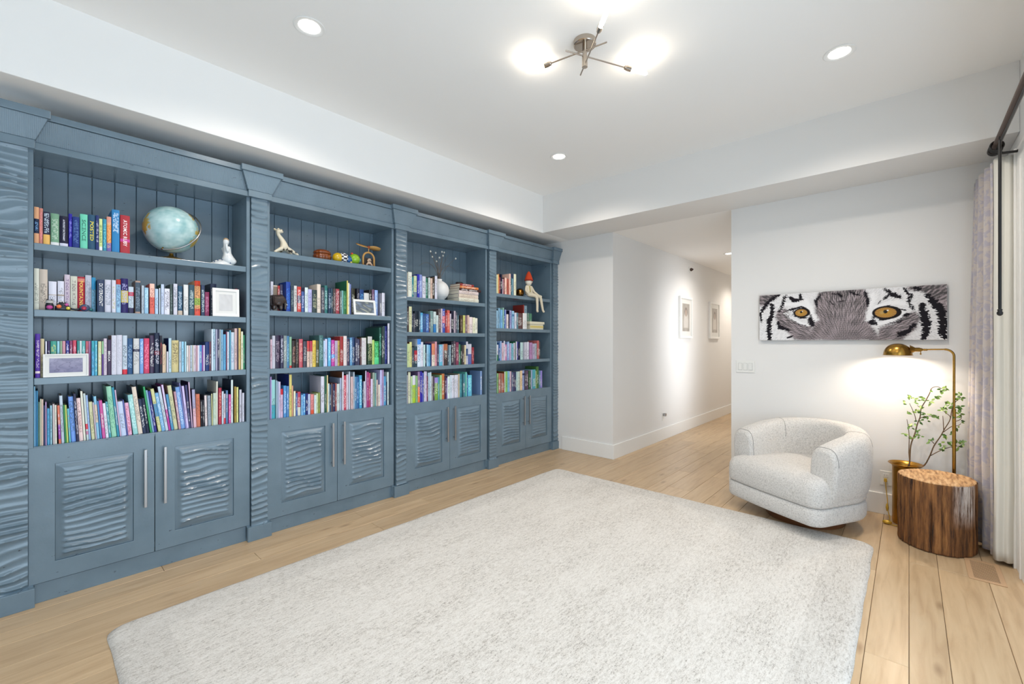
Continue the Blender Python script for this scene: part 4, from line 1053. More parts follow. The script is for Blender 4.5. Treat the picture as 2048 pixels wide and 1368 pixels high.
def stump():
    cx, cy, Hs = 4.285, -.145, .475
    root = empty('stump_table', (cx, cy, 0))
    tag(root, 'weathered log stump side table beside the curtain', 'side table')
    rr = random.Random(12)
    na, nz = 380, 60
    cracks = [(rr.uniform(0, 2 * math.pi), rr.uniform(.008, .022), rr.uniform(.007, .018)) for _ in range(64)]
    def rad(a, fz):
        base = .212 + .012 * math.cos(2 * a + .6) + .006 * math.cos(3 * a + 2) + .006 * noise.noise((math.cos(a) * 2.5, math.sin(a) * 2.5, fz * .6))
        for (c, d, w) in cracks:
            q = (a - c - .03 * noise.noise((c * 7, fz * 2.2, 1)) + math.pi) % (2 * math.pi) - math.pi
            if abs(q) < w * 3:
                base -= d * math.exp(-(q / w) ** 2) * (.55 + .7 * noise.noise((c * 13, fz * 3, 4)))
        return base + .0035 * noise.noise((math.cos(a) * 18, math.sin(a) * 18, fz * 4))
    rings = []; bl = []
    for i in range(nz + 1):
        fz = i / nz; z = .006 + (Hs - .012) * fz
        ring = []
        for k in range(na):
            a = 2 * math.pi * k / na; r = rad(a, fz)
            if i == nz: r -= .004
            ring.append((r * math.cos(a), r * math.sin(a), z))
            # bleached streak on the side that faces the room
            da = (a - math.radians(222) + math.pi) % (2 * math.pi) - math.pi
            bl.append(max(0, 1 - abs(da) / .42) ** .5 * min(1, max(0, (fz - .38) * 4)) if abs(da) < .42 else 0)
        rings.append(ring)
    mm = MB(); n0 = mm.grid(rings, closed_v=True)
    mm.f.append(tuple(range(na))[::-1])
    me = bpy.data.meshes.new('log_side'); me.from_pydata(mm.v, [], mm.f)
    at = me.attributes.new('bleach', 'FLOAT', 'POINT'); at.data.foreach_set('value', bl)
    link('log_side', me, m_stump(), root, smooth=True)
    # end grain top
    m, nt, b = new_mat('end_grain')
    tc = nt.nodes.new('ShaderNodeTexCoord'); mp = nt.nodes.new('ShaderNodeMapping'); mp.inputs['Scale'].default_value = (7, 40, 1); mp.inputs['Rotation'].default_value = (0, 0, .5)
    nt.links.new(tc.outputs['Object'], mp.inputs['Vector'])
    n = nt.nodes.new('ShaderNodeTexNoise'); n.inputs['Scale'].default_value = 1.6; n.inputs['Detail'].default_value = 7
    nt.links.new(mp.outputs['Vector'], n.inputs['Vector'])
    r = ramp(nt, [(.3, rgb(118, 80, 46)), (.5, rgb(188, 146, 100)), (.7, rgb(214, 178, 134))]); nt.links.new(n.outputs['Fac'], r.inputs['Fac'])
    nt.links.new(r.outputs['Color'], b.inputs['Base Color']); b.inputs['Roughness'].default_value = .7
    bp = nt.nodes.new('ShaderNodeBump'); bp.inputs['Strength'].default_value = .7; bp.inputs['Distance'].default_value = .01
    nt.links.new(n.outputs['Fac'], bp.inputs['Height']); nt.links.new(bp.outputs['Normal'], b.inputs['Normal'])
    tops = []
    for q in (1.0, .97, .9, .75, .55, .35, .15, .02):
        tops.append([(rings[-1][k][0] * q, rings[-1][k][1] * q, Hs - .006 + .005 * (1 if q < .98 else 0) + .004 * noise.noise((rings[-1][k][0] * q * 14, rings[-1][k][1] * q * 30, 0)) * (1 if q < .98 else 0)) for k in range(na)])
    mm = MB(); mm.grid(tops, closed_v=True); mm.f.append(tuple((len(tops) - 1) * na + k for k in range(na)))
    mm.build('end_grain_top', m, root, smooth=True)
stump()

# ------------------------------------------------------------------ brass pot with branches
BRANCHES = [[(-0.001, 0.474), (0.001, 0.56), (-0.001, 0.663), (0.003, 0.74), (0.012, 0.815)], [(-0.003, 0.484), (-0.01, 0.613), (-0.033, 0.704), (-0.048, 0.782), (-0.064, 0.84), (-0.07, 0.906), (-0.099, 0.979), (-0.118, 1.031), (-0.128, 1.067), (-0.157, 1.081), (-0.185, 1.066)], [(-0.04, 0.801), (-0.033, 0.851), (-0.003, 0.945)], [(-0.064, 0.829), (-0.092, 0.848), (-0.143, 0.859)], [(-0.07, 0.906), (-0.048, 0.929)], [(-0.074, 0.462), (-0.114, 0.545), (-0.139, 0.634), (-0.175, 0.714), (-0.192, 0.761), (-0.227, 0.854), (-0.206, 0.89), (-0.178, 0.917)], [(-0.121, 0.556), (-0.175, 0.6), (-0.234, 0.635), (-0.282, 0.652), (-0.316, 0.662)], [(-0.189, 0.746), (-0.238, 0.796), (-0.268, 0.8), (-0.316, 0.816)], [(-0.192, 0.761), (-0.187, 0.869)], [(-0.139, 0.654), (-0.128, 0.672)], [(-0.227, 0.854), (-0.241, 0.953), (-0.272, 1.004), (-0.302, 1.017)], [(-0.238, 0.826), (-0.282, 0.85), (-0.312, 0.883)]]
LEAVES = [(-0.001, 1.006), (-0.01, 0.982), (-0.031, 0.973), (0.022, 0.95), (-0.083, 0.993), (-0.068, 0.969), (-0.055, 0.937), (-0.077, 0.927), (-0.127, 1.059), (-0.185, 1.068), (-0.203, 1.074), (-0.189, 1.044), (-0.171, 1.045), (-0.15, 1.004), (-0.157, 0.984), (-0.128, 0.972), (-0.125, 0.952), (0.003, 0.863), (-0.033, 0.882), (-0.053, 0.864), (-0.096, 0.863), (-0.125, 0.862), (-0.15, 0.857), (-0.077, 0.831), (-0.103, 0.814), (-0.048, 0.807), (-0.029, 0.774), (-0.001, 0.761), (-0.014, 0.747), (0.028, 0.692), (-0.053, 0.717), (-0.014, 0.675), (-0.037, 0.689), (-0.057, 0.694), (-0.118, 0.661), (-0.132, 0.675), (-0.18, 0.729), (-0.187, 0.706), (-0.231, 0.734), (-0.178, 0.658), (-0.187, 0.642), (-0.192, 0.623), (-0.199, 0.599), (-0.206, 0.684), (-0.227, 0.673), (-0.234, 0.647), (-0.27, 0.669), (-0.272, 0.648), (-0.268, 0.626), (-0.296, 0.678), (-0.309, 0.676), (-0.262, 0.794), (-0.282, 0.875), (-0.306, 0.882), (-0.309, 0.829), (-0.279, 0.949), (-0.268, 0.926), (-0.285, 0.923), (-0.272, 1.036), (-0.287, 1.025), (-0.306, 1.012), (-0.253, 1.007), (-0.213, 0.975), (-0.206, 0.94), (-0.224, 0.956), (-0.234, 0.942), (-0.192, 0.933), (-0.178, 0.907), (-0.194, 0.919), (-0.234, 0.872)]

def plant():
    px, py = 4.595, .020
    pot = empty('brass_pot', (px, py, 0)); tag(pot, 'tall brass pot with flared rim behind the log stump', 'planter')
    mm = MB()
    mm.lathe([(.07, 0), (.078, .004), (.080, .02), (.079, .30), (.080, .44), (.084, .455), (.102, .466), (.106, .470), (.104, .473), (.083, .463), (.076, .45), (.075, .40), (.0001, .40)], 40)
    mm.build('pot_body', M['pot_brass'], pot, smooth=True, sharp=50)
    mm = MB(); mm.lathe([(.0001, .404), (.072, .404), (.072, .412), (.0001, .416)], 24)
    mm.build('soil', simple('dark_soil', rgb(52, 38, 30), .95, bump=.8, bscale=60), pot, smooth=True)
    br = empty('leafy_branches', (px, py, .414)); tag(br, 'thin leafy green branches standing in the brass pot', 'branches')
    U = 4.605
    rr = random.Random(6)
    barkm = simple('twig_bark', rgb(104, 82, 58), .8, var=.2, vscale=40)
    def P3(p, k=0): return Vector((U + .03 * math.sin(p[0] * 23 + p[1] * 11 + k), max(p[0], -.285), p[1]))
    off = Vector((px, py, .414))
    all_pts = []
    for bi, b in enumerate(BRANCHES):
        pts = [P3(p) for p in b]
        if bi in (0, 1, 5):
            pts = [Vector((px + rr.uniform(-.02, .02), py + rr.uniform(-.03, .03), .414))] + pts
        # smooth by Catmull-Rom
        sm = []
        for i in range(len(pts) - 1):
            p0, p1, p2, p3 = pts[max(i - 1, 0)], pts[i], pts[i + 1], pts[min(i + 2, len(pts) - 1)]
            for k in range(4):
                t = k / 4
                sm.append(.5 * ((2 * p1) + (p2 - p0) * t + (2 * p0 - 5 * p1 + 4 * p2 - p3) * t * t + (3 * p1 - p0 - 3 * p2 + p3) * t ** 3))
        sm.append(pts[-1]); all_pts += sm
        r0 = .0045 if bi in (1, 5) else (.0034 if bi == 0 else .0024)
        mm = MB(); mm.tube([p - off for p in sm], [r0 * (1 - .7 * i / len(sm)) + .0006 for i in range(len(sm))], 6)
        mm.build('branch', barkm, br, smooth=True)
    # one leaf mesh, shared
    lm = MB(); rows = []
    for i in range(7):
        f_ = i / 6; w = .0085 * math.sin(math.pi * (f_ ** .8)) + .0004; x = .034 * f_
        rows.append([(x, -w, .0025 * math.cos(f_ * 3)), (x, 0, -.001 + .002 * math.cos(f_ * 3)), (x, w, .0025 * math.cos(f_ * 3))])
    lm.grid(rows)
    leafm, nt, b = new_mat('green_leaf')
    oi = nt.nodes.new('ShaderNodeObjectInfo')
    r = ramp(nt, [(0, rgb(58, 92, 34)), (.5, rgb(92, 132, 52)), (1, rgb(142, 170, 84))]); nt.links.new(oi.outputs['Random'], r.inputs['Fac'])
    nt.links.new(r.outputs['Color'], b.inputs['Base Color']); b.inputs['Roughness'].default_value = .4
    leaf0 = None
    for k, p in enumerate(LEAVES):
        for j in range(3 if k % 2 else 2):
            q = P3(p) + Vector((rr.uniform(-.012, .012), rr.uniform(-.012, .012) * min(j, 1), rr.uniform(-.012, .012) * min(j, 1))) - off
            nv = Vector((-1 + rr.uniform(-.3, .6), rr.uniform(-.7, .7), rr.uniform(.0, 1.1))).normalized()
            rot = (nv.to_track_quat('Z', 'Y') @ Matrix.Rotation(rr.uniform(0, 6.28), 4, 'Z').to_quaternion()).to_euler()
            if leaf0 is None:
                o = lm.build('leaf', leafm, br, smooth=True, loc=q, rot=rot); leaf0 = o.data
            else: o = link('leaf', leaf0, None, br, loc=q, rot=rot)
            sc = rr.uniform(.62, 1.0); o.scale = (sc, sc, sc)
            # stalk tie: shift so that the leaf base sits on the nearest twig when one is close
plant()

# ------------------------------------------------------------------ floor lamp
def floor_lamp():
    px, py = 4.58, -.246
    root = empty('floor_lamp', (px, py, 0)); tag(root, 'brass pharmacy floor lamp with domed shade by the curtain', 'floor lamp')
    mm = MB(); mm.lathe([(.105, 0), (.11, .004), (.11, .014), (.10, .020), (.02, .026), (.012, .05)], 40)
    mm.build('base', M['brass'], root, smooth=True, sharp=40)
    zt = 1.365
    path = [(0, 0, .02)] + [(0, 0, z) for z in (.4, .8, 1.2, zt - .05)]
    for k in range(1, 9):
        a = math.pi / 2 * k / 8; path.append((0, .05 * (1 - math.cos(a)), zt - .05 + .05 * math.sin(a)))
    mm = MB(); mm.tube(path, .0075, 12); mm.build('pole', M['brass'], root, smooth=True, sharp=60)
    mm = MB(); mm.tube([(0, 0, .03), (0, 0, .925)], .0105, 12); mm.build('pole_sleeve', M['brass'], root, smooth=True, sharp=60)
    mm = MB(); mm.tube([(0, .05, zt), (0, .12, zt - .001), (0, .165, zt - .004)], .0055, 10); mm.build('arm', M['brass'], root, smooth=True, sharp=60)
    mm = MB()
    mm.lathe([(.006, 0), (.009, .004), (.007, .010), (.009, .016), (.007, .022), (.010, .03), (.013, .034), (.013, .04), (.016, .044), (.016, .070), (.024, .080), (.036, .100)], 20, (0, .142, zt - .004), axis='Y')
    mm.build('socket', M['brass'], root, smooth=True, sharp=40)
    mm = MB(); mm.tube([(0, .18, zt - .01), (0, .18, zt - .034)], .003, 8); mm.sphere((0, .18, zt - .037), .006, 10, 6)
    mm.build('switch_knob', M['brass'], root, smooth=True)
    # half-dome shade, open below, elongated along the arm
    cyc_, cz = .312, 1.318
    rings = []
    for sgn, k in ((1, 1.0), (0, .955)):
        for i in range(13):
            q = math.pi / 2 * i / 12
            if sgn == 0: q = math.pi / 2 * (12 - i) / 12
            r, z = math.cos(q) ** .85 if i not in ((12,) if sgn else (0,)) else .004, math.sin(q)
            r *= k; z *= k
            rings.append([(.076 * r * math.cos(2 * math.pi * j / 36), cyc_ + .088 * r * math.sin(2 * math.pi * j / 36) - .022 * z * 0, cz + .090 * z) for j in range(36)])
    mm = MB(); mm.grid(rings[:13], closed_v=True); mm.f.append(tuple(12 * 36 + j for j in range(36)))
    n0 = mm.grid(rings[13:], closed_v=True); mm.f.append(tuple(n0 + j for j in range(36)))
    mm.grid([rings[0], rings[25]], closed_v=True)
    sh = mm.build('shade', M['brass'], root, smooth=True, sharp=50)
    mm = MB(); mm.tube([(.078 * math.cos(2 * math.pi * j / 36), cyc_ + .090 * math.sin(2 * math.pi * j / 36), cz) for j in range(37)], .0025, 6)
    mm.build('shade_rim', M['brass'], root, smooth=True)
    mm = MB(); mm.sphere((0, cyc_ - .004, cz + .040), .028, 18, 12, sy=1.3); mm.build('bulb', M['lampbulb'], root, smooth=True)
    # gold cord: from behind the stump over the floor to the plug in the wall outlet
    cord = [(.0, .05, .006), (-.03, .14, .005), (-.06, .24, .005), (-.10, .33, .006), (-.05, .40, .005), (.01, .36, .012), (.05, .372, .07), (.10, .376, .14), (.128, .385, .22), (.135, .388, .275)]
    pts = [Vector(p) for p in cord]; sm = []
    for i in range(len(pts) - 1):
        p0, p1, p2, p3 = pts[max(i - 1, 0)], pts[i], pts[i + 1], pts[min(i + 2, len(pts) - 1)]
        for k in range(6):
            t = k / 6; sm.append(.5 * ((2 * p1) + (p2 - p0) * t + (2 * p0 - 5 * p1 + 4 * p2 - p3) * t * t + (3 * p1 - p0 - 3 * p2 + p3) * t ** 3))
    for q in sm: q.z = max(q.z, .0035)
    mm = MB(); mm.tube(sm + [pts[-1]], .003, 7); co = mm.build('cord', M['gold_cord'], root, smooth=True)
    mm = MB(); mm.sphere((-.085, .372, .016), .03, 14, 8, sx=.6, sy=1.0, sz=.5); mm.build('foot_switch', M['gold_cord'], co, smooth=True)
    mm = MB(); mm.tube([(.055, .375, .06), (.062, .376, .085), (.072, .377, .115)], [.006, .010, .006], 10); mm.build('cord_bundle', M['gold_cord'], co, smooth=True)
    mm = MB(); mm.box(.133, .151, .379, .399, .272, .300); mm.build('plug', M['gold_cord'], co, bevel=.003)
floor_lamp()

# ------------------------------------------------------------------ wall plates
def outlet(name, loc, rz, label, gangs=None):
    root = empty(name, loc, rz)     # plate faces local -y
    tag(root, label, 'outlet' if gangs is None else 'light switch')
    w, h = (.072, .118) if gangs is None else (.046 * gangs + .03, .118)
    mm = MB(); mm.box(-w / 2, w / 2, -.006, -.0003, -h / 2, h / 2); mm.build('plate', M['white_plastic'], root, bevel=.002)
    slot = M.get('slot') or M.setdefault('slot', simple('grey_gap', rgb(150, 150, 148), .6))
    if gangs is None:
        for dz in (.025, -.025):
            mm = MB(); mm.box(-.017, .017, -.008, -.006, dz - .014, dz + .014); s_ = mm.build('socket_face', M['white_plastic'], root, bevel=.003)
            for dx in (-.007, .007):
                mm = MB(); mm.box(dx - .001, dx + .001, -.0083, -.0078, dz - .005, dz + .007); mm.build('slot', slot, s_)
    else:
        for g_ in range(gangs):
            x = (g_ - (gangs - 1) / 2) * .046
            mm = MB(); mm.box(x - .0175, x + .0175, -.0066, -.0055, -.0345, .0345); fr = mm.build('rocker_gap', slot, root)
            mm = MB(); mm.box(x - .016, x + .016, -.0095, -.006, -.033, .033); mm.build('rocker', M['white_plastic'], root, bevel=.0015)
    return root
outlet('wall_outlet', (UW, .142, .297), -math.pi / 2, 'white wall outlet with gold plug behind the armchair')
outlet('light_switch', (UW, 1.195, 1.178), -math.pi / 2, 'white triple rocker light switch left of the tiger canvas', 3)
outlet('hall_outlet', (6.20, HL, .335), 0, 'white outlet low on the hallway wall')
mm = MB(); mm.box(-.020, .020, -.045, -.0085, -.012, .03)
pl = mm.build('hall_plug', M['brushed'], bevel=.004, loc=(6.20, HL, .355)); tag(pl, 'grey plug in adapter in the hallway outlet', 'plug')
# small dark detector head high on the hall wall
root = empty('wall_detector', (7.24, HL, 2.60)); tag(root, 'small dark detector head high on the hallway wall', 'detector')
mm = MB(); mm.lathe([(.05, -.0003), (.05, -.008), (.03, -.014)], 20, axis='Y'); mm.build('mount', M['white_plastic'], root, smooth=True, sharp=30)
mm = MB(); mm.lathe([(.02, -.012), (.028, -.03), (.010, -.06), (.001, -.064)], 16, axis='Y'); mm.build('head', M['bronze'], root, smooth=True, sharp=30)

# ------------------------------------------------------------------ hall portraits
def portrait(u, label, seed):
    root = empty('framed_portrait', (u, HL, 1.81)); tag(root, label, 'picture frame', 'framed portraits in the hallway')
    w, h = .52, .66
    mm = MB()
    o4 = [(-w / 2, -h / 2), (w / 2, -h / 2), (w / 2, h / 2), (-w / 2, h / 2)]; q = .035
    i4 = [(-w / 2 + q, -h / 2 + q), (w / 2 - q, -h / 2 + q), (w / 2 - q, h / 2 - q), (-w / 2 + q, h / 2 - q)]
    for y in (-.035, -.0005): mm.v += [(p[0], y, p[1]) for p in o4] + [(p[0], y, p[1]) for p in i4]
    for k in range(4):
        k2 = (k + 1) % 4; mm.f += [(k, k2, 4 + k2, 4 + k), (8 + k, 12 + k, 12 + k2, 8 + k2), (k, 8 + k, 8 + k2, k2), (4 + k, 4 + k2, 12 + k2, 12 + k)]
    mm.build('frame', M['trim'], root, bevel=.002)
    mm = MB(); mm.box(-w / 2 + q, w / 2 - q, -.022, -.018, -h / 2 + q, h / 2 - q); mm.build('mat_board', simple('white_mat', rgb(232, 232, 228), .8), root)
    n = 40; xs = np.linspace(-.15, .15, n); zs = np.linspace(-.22, .22, int(n * 1.45))
    X, Z = np.meshgrid(xs, zs)
    C = np.ones(X.shape + (3,)) * np.array([.42, .39, .35]) * (1 + .06 * np.sin(X * 40 + seed))[..., None]
    def blob(cx, cz, rx, rz, col, s_=.8):
        nonlocal C
        a = np.clip((1 - np.hypot((X - cx) / rx, (Z - cz) / rz)) / .25 + .3, 0, 1)[..., None] * s_; C = C * (1 - a) + np.array(col) * a
    blob(0, -.08, .10, .17, (.72, .68, .63)); blob(0, .09, .062, .075, (.16, .12, .10)); blob(0, .075, .042, .055, (.52, .40, .33))
    blob(0, -.19, .14, .03, (.28, .25, .22), .6)
    idx = np.arange(X.size).reshape(X.shape)
    F = np.stack([idx[:-1, :-1], idx[:-1, 1:], idx[1:, 1:], idx[1:, :-1]], -1).reshape(-1, 4)
    me = bpy.data.meshes.new('photo_print'); me.from_pydata(np.stack([X, np.full_like(X, -.0228), Z], -1).reshape(-1, 3).tolist(), [], F.tolist())
    ca = me.color_attributes.new('Col', 'FLOAT_COLOR', 'POINT')
    ca.data.foreach_set('color', np.concatenate([C.reshape(-1, 3), np.ones((X.size, 1))], 1).astype(np.float32).ravel())
    link('photo_print', me, M['paint_print'], root)
    mm = MB(); mm.box(-w / 2 + q, w / 2 - q, -.031, -.029, -h / 2 + q, h / 2 - q); mm.build('glazing', M['glass'], root)
portrait(7.03, 'white framed portrait nearer the room on the hallway wall', 1)
portrait(8.42, 'white framed portrait farther down the hallway wall', 2)

# ------------------------------------------------------------------ floor vent
root = empty('floor_vent', (3.965, -.345, 0)); tag(root, 'flush wooden floor vent grille near the curtain', 'floor vent')
mm = MB()
w, l, q = .078, .170, .024
o4 = [(-l, -w), (l, -w), (l, w), (-l, w)]; i4 = [(-l + q, -w + q), (l - q, -w + q), (l - q, w - q), (-l + q, w - q)]
for z in (.0045, .0006): mm.v += [(p[0], p[1], z) for p in o4] + [(p[0], p[1], z) for p in i4]
for k in range(4):
    k2 = (k + 1) % 4; mm.f += [(k, k2, 4 + k2, 4 + k), (8 + k, 12 + k, 12 + k2, 8 + k2), (k, 8 + k, 8 + k2, k2), (4 + k, 4 + k2, 12 + k2, 12 + k)]
mm.build('frame', M['vent_wood'], root, bevel=.001)
boxobj('duct', (-l + q, l - q, -w + q, w - q, .0006, .0012), simple('duct_dark', rgb(40, 30, 24), .9), root)
nsl = 15
for k in range(nsl):
    x = -l + q + .010 + (2 * (l - q) - .02) * k / (nsl - 1)
    boxobj('slat', (x - .0042, x + .0042, -w + q, w - q, .0014, .0044), M['vent_wood'], root)
boxobj('rib', (-.004, .004, -w + q, w - q, .0014, .0046), M['vent_wood'], root)

# ------------------------------------------------------------------ curtain, rod, wand
def m_damask():
    m, nt, b = new_mat('damask_linen')
    tc = nt.nodes.new('ShaderNodeTexCoord')
    vo = nt.nodes.new('ShaderNodeTexVoronoi'); vo.inputs['Scale'].default_value = 11; vo.feature = 'SMOOTH_F1'
    n = nt.nodes.new('ShaderNodeTexNoise'); n.inputs['Scale'].default_value = 11; n.inputs['Detail'].default_value = 2; n.inputs['Distortion'].default_value = 2.6
    at = nt.nodes.new('ShaderNodeUVMap') if False else None
    nt.links.new(tc.outputs['Object'], n.inputs['Vector'])
    r = ramp(nt, [(.42, rgb(172, 168, 180)), (.54, rgb(192, 184, 180))]); nt.links.new(n.outputs['Fac'], r.inputs['Fac'])
    nt.links.new(r.outputs['Color'], b.inputs['Base Color']); b.inputs['Roughness'].default_value = .8; b.inputs['Sheen Weight'].default_value = .3
    n2 = nt.nodes.new('ShaderNodeTexNoise'); n2.inputs['Scale'].default_value = 400; nt.links.new(tc.outputs['Object'], n2.inputs['Vector'])
    bp = nt.nodes.new('ShaderNodeBump'); bp.inputs['Strength'].default_value = .2; bp.inputs['Distance'].default_value = .002
    nt.links.new(n2.outputs['Fac'], bp.inputs['Height']); nt.links.new(bp.outputs['Normal'], b.inputs['Normal'])
    return m
def smooth_path(pts, per=8):
    P = [Vector(p) for p in pts]; out = []
    for i in range(len(P) - 1):
        p0, p1, p2, p3 = P[max(i - 1, 0)], P[i], P[i + 1], P[min(i + 2, len(P) - 1)]
        for k in range(per):
            t = k / per; out.append(.5 * ((2 * p1) + (p2 - p0) * t + (2 * p0 - 5 * p1 + 4 * p2 - p3) * t * t + (3 * p1 - p0 - 3 * p2 + p3) * t ** 3))
    out.append(P[-1]); return out
def drape(name, top, bot, z0, z1, mat, parent, off, th=.004, nz=40):
    A, B = smooth_path(top), smooth_path(bot)
    rows = []
    for i in range(nz + 1):
        f = i / nz; z = z0 + (z1 - z0) * f
        g = f ** 1.6
        row = []
        for a, b in zip(A, B):
            p = b * (1 - g) + a * g
            wob = .006 * noise.noise((p.x * 9, z * 2.1, 3)) * (1 - f * .7)
            row.append(Vector((p.x + wob - off[0], p.y + wob - off[1], z - off[2])))
        rows.append(row)
    mm = MB(); mm.grid(rows)
    o = mm.build(name, mat, parent, smooth=True)
    s = o.modifiers.new('solid', 'SOLIDIFY'); s.thickness = th; s.offset = 0
    return o
root = empty('curtain', (4.42, -.40, 0)); tag(root, 'floor length pale damask curtain gathered at the glazed door', 'curtain')
top = [(4.70, -.455, 0), (4.69, -.375, 0), (4.655, -.362, 0), (4.635, -.44, 0), (4.60, -.445, 0), (4.585, -.368, 0), (4.55, -.366, 0), (4.53, -.445, 0), (4.49, -.45, 0), (4.47, -.372, 0), (4.43, -.372, 0), (4.41, -.45, 0), (4.37, -.452, 0), (4.345, -.385, 0), (4.305, -.385, 0), (4.285, -.45, 0), (4.25, -.45, 0), (4.225, -.398, 0), (4.205, -.404, 0)]
bot = [(4.715, -.46, 0), (4.70, -.335, 0), (4.655, -.33, 0), (4.64, -.45, 0), (4.60, -.455, 0), (4.58, -.338, 0), (4.54, -.338, 0), (4.53, -.45, 0), (4.49, -.455, 0), (4.465, -.35, 0), (4.42, -.352, 0), (4.41, -.45, 0), (4.37, -.452, 0), (4.34, -.375, 0), (4.295, -.378, 0), (4.285, -.452, 0), (4.25, -.452, 0), (4.225, -.398, 0), (4.205, -.404, 0)]
drape('damask_panel', top, bot, .035, 2.585, m_damask(), root, (4.42, -.40, 0))
lt = [(4.203, -.408, 0), (4.175, -.412, 0), (4.155, -.432, 0), (4.165, -.452, 0), (4.150, -.470, 0), (4.165, -.485, 0)]
lb = [(4.200, -.408, 0), (4.165, -.404, 0), (4.13, -.415, 0), (4.145, -.445, 0), (4.125, -.462, 0), (4.150, -.488, 0)]
drape('lining_panel', lt, lb, .030, 2.60, simple('cream_lining', rgb(222, 220, 212), .8, bump=.1, bscale=300, dist=.002), root, (4.42, -.40, 0))
RV, RZ = -.405, 2.650
root = empty('curtain_rod', (1.2, RV, RZ)); tag(root, 'dark bronze curtain rod above the glazed door', 'curtain rod')
mm = MB(); mm.tube([(-3.3, 0, 0), (2.955, 0, 0)], .0175, 18); mm.build('pole', M['bronze'], root, smooth=True, sharp=50)
mm = MB(); mm.tube([(-3.3, -.004, -.0205), (2.95, -.004, -.0205)], .006, 8); mm.build('track', M['black'], root, smooth=True, sharp=50)
mm = MB(); mm.lathe([(.018, 0), (.022, .003), (.022, .012), (.004, .014)], 18, (2.95, 0, 0), axis='X'); mm.build('finial', M['bronze'], root, smooth=True)
for x in (2.90, 0.2, -2.6):
    mm = MB(); mm.tube([(x, 0, -.022), (x, -.03, -.045), (x, -.09, -.05), (x, -.113, -.03)], .008, 8); br_ = mm.build('bracket', M['black'], root, smooth=True)
ringmesh = None
for x in (2.84, 2.865, 2.885, 2.915, 2.94):
    if ringmesh is None:
        mm = MB(); mm.tube([(0, .030 * math.cos(2 * math.pi * k / 24), -.006 + .030 * math.sin(2 * math.pi * k / 24)) for k in range(25)], .0042, 7)
        o = mm.build('ring', M['black'], root, smooth=True); ringmesh = o.data
    else: o = link('ring', ringmesh, None, root)
    o.location = (x, 0, -.003)
    o.rotation_euler = (0, 0, .25 * math.sin(x * 40))
root = empty('curtain_wand', (3.855, -.398, 2.615)); tag(root, 'long black curtain pull wand hanging in front of the lining', 'curtain wand')
mm = MB(); mm.tube([(0, 0, 0), (0, 0, -.5), (0, 0, -1.0)], .0075, 10); mm.build('stick', M['black'], root, smooth=True, sharp=50)
mm = MB(); mm.lathe([(.008, -1.0), (.012, -1.004), (.009, -1.012), (.014, -1.022), (.012, -1.034), (.004, -1.04)], 14); mm.build('knob', M['black'], root, smooth=True)
mm = MB(); mm.tube([(0, 0, 0), (0, .004, .014), (0, .0, .022)], .003, 6); mm.build('hook', M['black'], root, smooth=True)

# ------------------------------------------------------------------ ceiling lights
def downlight(u, v, z, label, power, spot=150):
    root = empty('recessed_downlight', (u, v, z)); tag(root, label, 'downlight', 'recessed downlights')
    mm = MB(); mm.lathe([(.056, -.0004), (.082, -.0004), (.084, -.003), (.080, -.006), (.060, -.004), (.056, -.0004)], 40); mm.build('trim_ring', M['trim'], root, smooth=True, sharp=40)
    mm = MB(); mm.lathe([(.0001, -.0012), (.056, -.0012), (.056, -.0004), (.0001, -.0004)], 32); mm.build('lens', M['lens'], root)
    ld = bpy.data.lights.new('downlight_lamp', 'SPOT'); ld.energy = power; ld.color = (1, .90, .79); ld.shadow_soft_size = .05
    ld.spot_size = math.radians(spot); ld.spot_blend = .8
    lo = bpy.data.objects.new('downlight_lamp', ld); COL.objects.link(lo); lo.parent = root; lo.location = (0, 0, -.012)
downlight(1.06, 2.505, ZC, 'recessed ceiling downlight nearest the globe bay of the bookcase', 62)
downlight(3.412, 2.487, ZC, 'recessed ceiling downlight near the corner of the tray ceiling', 62)
downlight(3.347, .317, ZC, 'recessed ceiling downlight toward the curtain side', 62)
downlight(1.06, .317, ZC, 'recessed ceiling downlight above the camera side of the rug', 62)
downlight(7.07, 2.0, ZS, 'recessed downlight in the hallway ceiling', 30, 150)
downlight(9.3, 2.0, ZS, 'recessed downlight at the far end of the hallway', 60, 150)

def ceiling_fixture():
    c = Vector((2.205, 1.42, ZC)); root = empty('ceiling_light', c)
    tag(root, 'polished nickel three arm ceiling light with tube bulbs', 'ceiling light')
    mm = MB(); mm.lathe([(.066, -.0003), (.066, -.026), (.062, -.030), (.018, -.031)], 40); mm.build('canopy', M['nickel'], root, smooth=True, sharp=30)
    mm = MB(); mm.lathe([(.0135, -.028), (.0135, -.09), (.0165, -.092), (.0165, -.155), (.0001, -.1555)], 24); mm.build('stem', M['nickel'], root, smooth=True, sharp=30)
    rods = [((2.160, 1.637), (2.224, 1.283), 3.14), ((2.462, 1.295), (2.09, 1.475), 3.11), ((2.025, 1.218), (2.281, 1.50), 3.066)]
    for (a, b, z) in rods:
        A = Vector((a[0], a[1], z)) - c; B = Vector((b[0], b[1], z)) - c
        d = (A - B).normalized()
        mm = MB(); mm.tube([B, A], .0045, 10); arm = mm.build('arm', M['nickel'], root, smooth=True, sharp=50)
        mm = MB(); mm.tube([A - d * .004, A, A + d * .012, A + d * .013, A + d * .042], [.009, .0125, .0125, .0155, .0155], 20); mm.build('socket', M['nickel'], arm, smooth=True, sharp=40)
        mm = MB(); mm.tube([A + d * .042, A + d * .05, A + d * .155, A + d * .164, A + d * .168], [.010, .0115, .0115, .008, .001], 18); mm.build('tube_bulb', M['bulb'], arm, smooth=True)
ceiling_fixture()

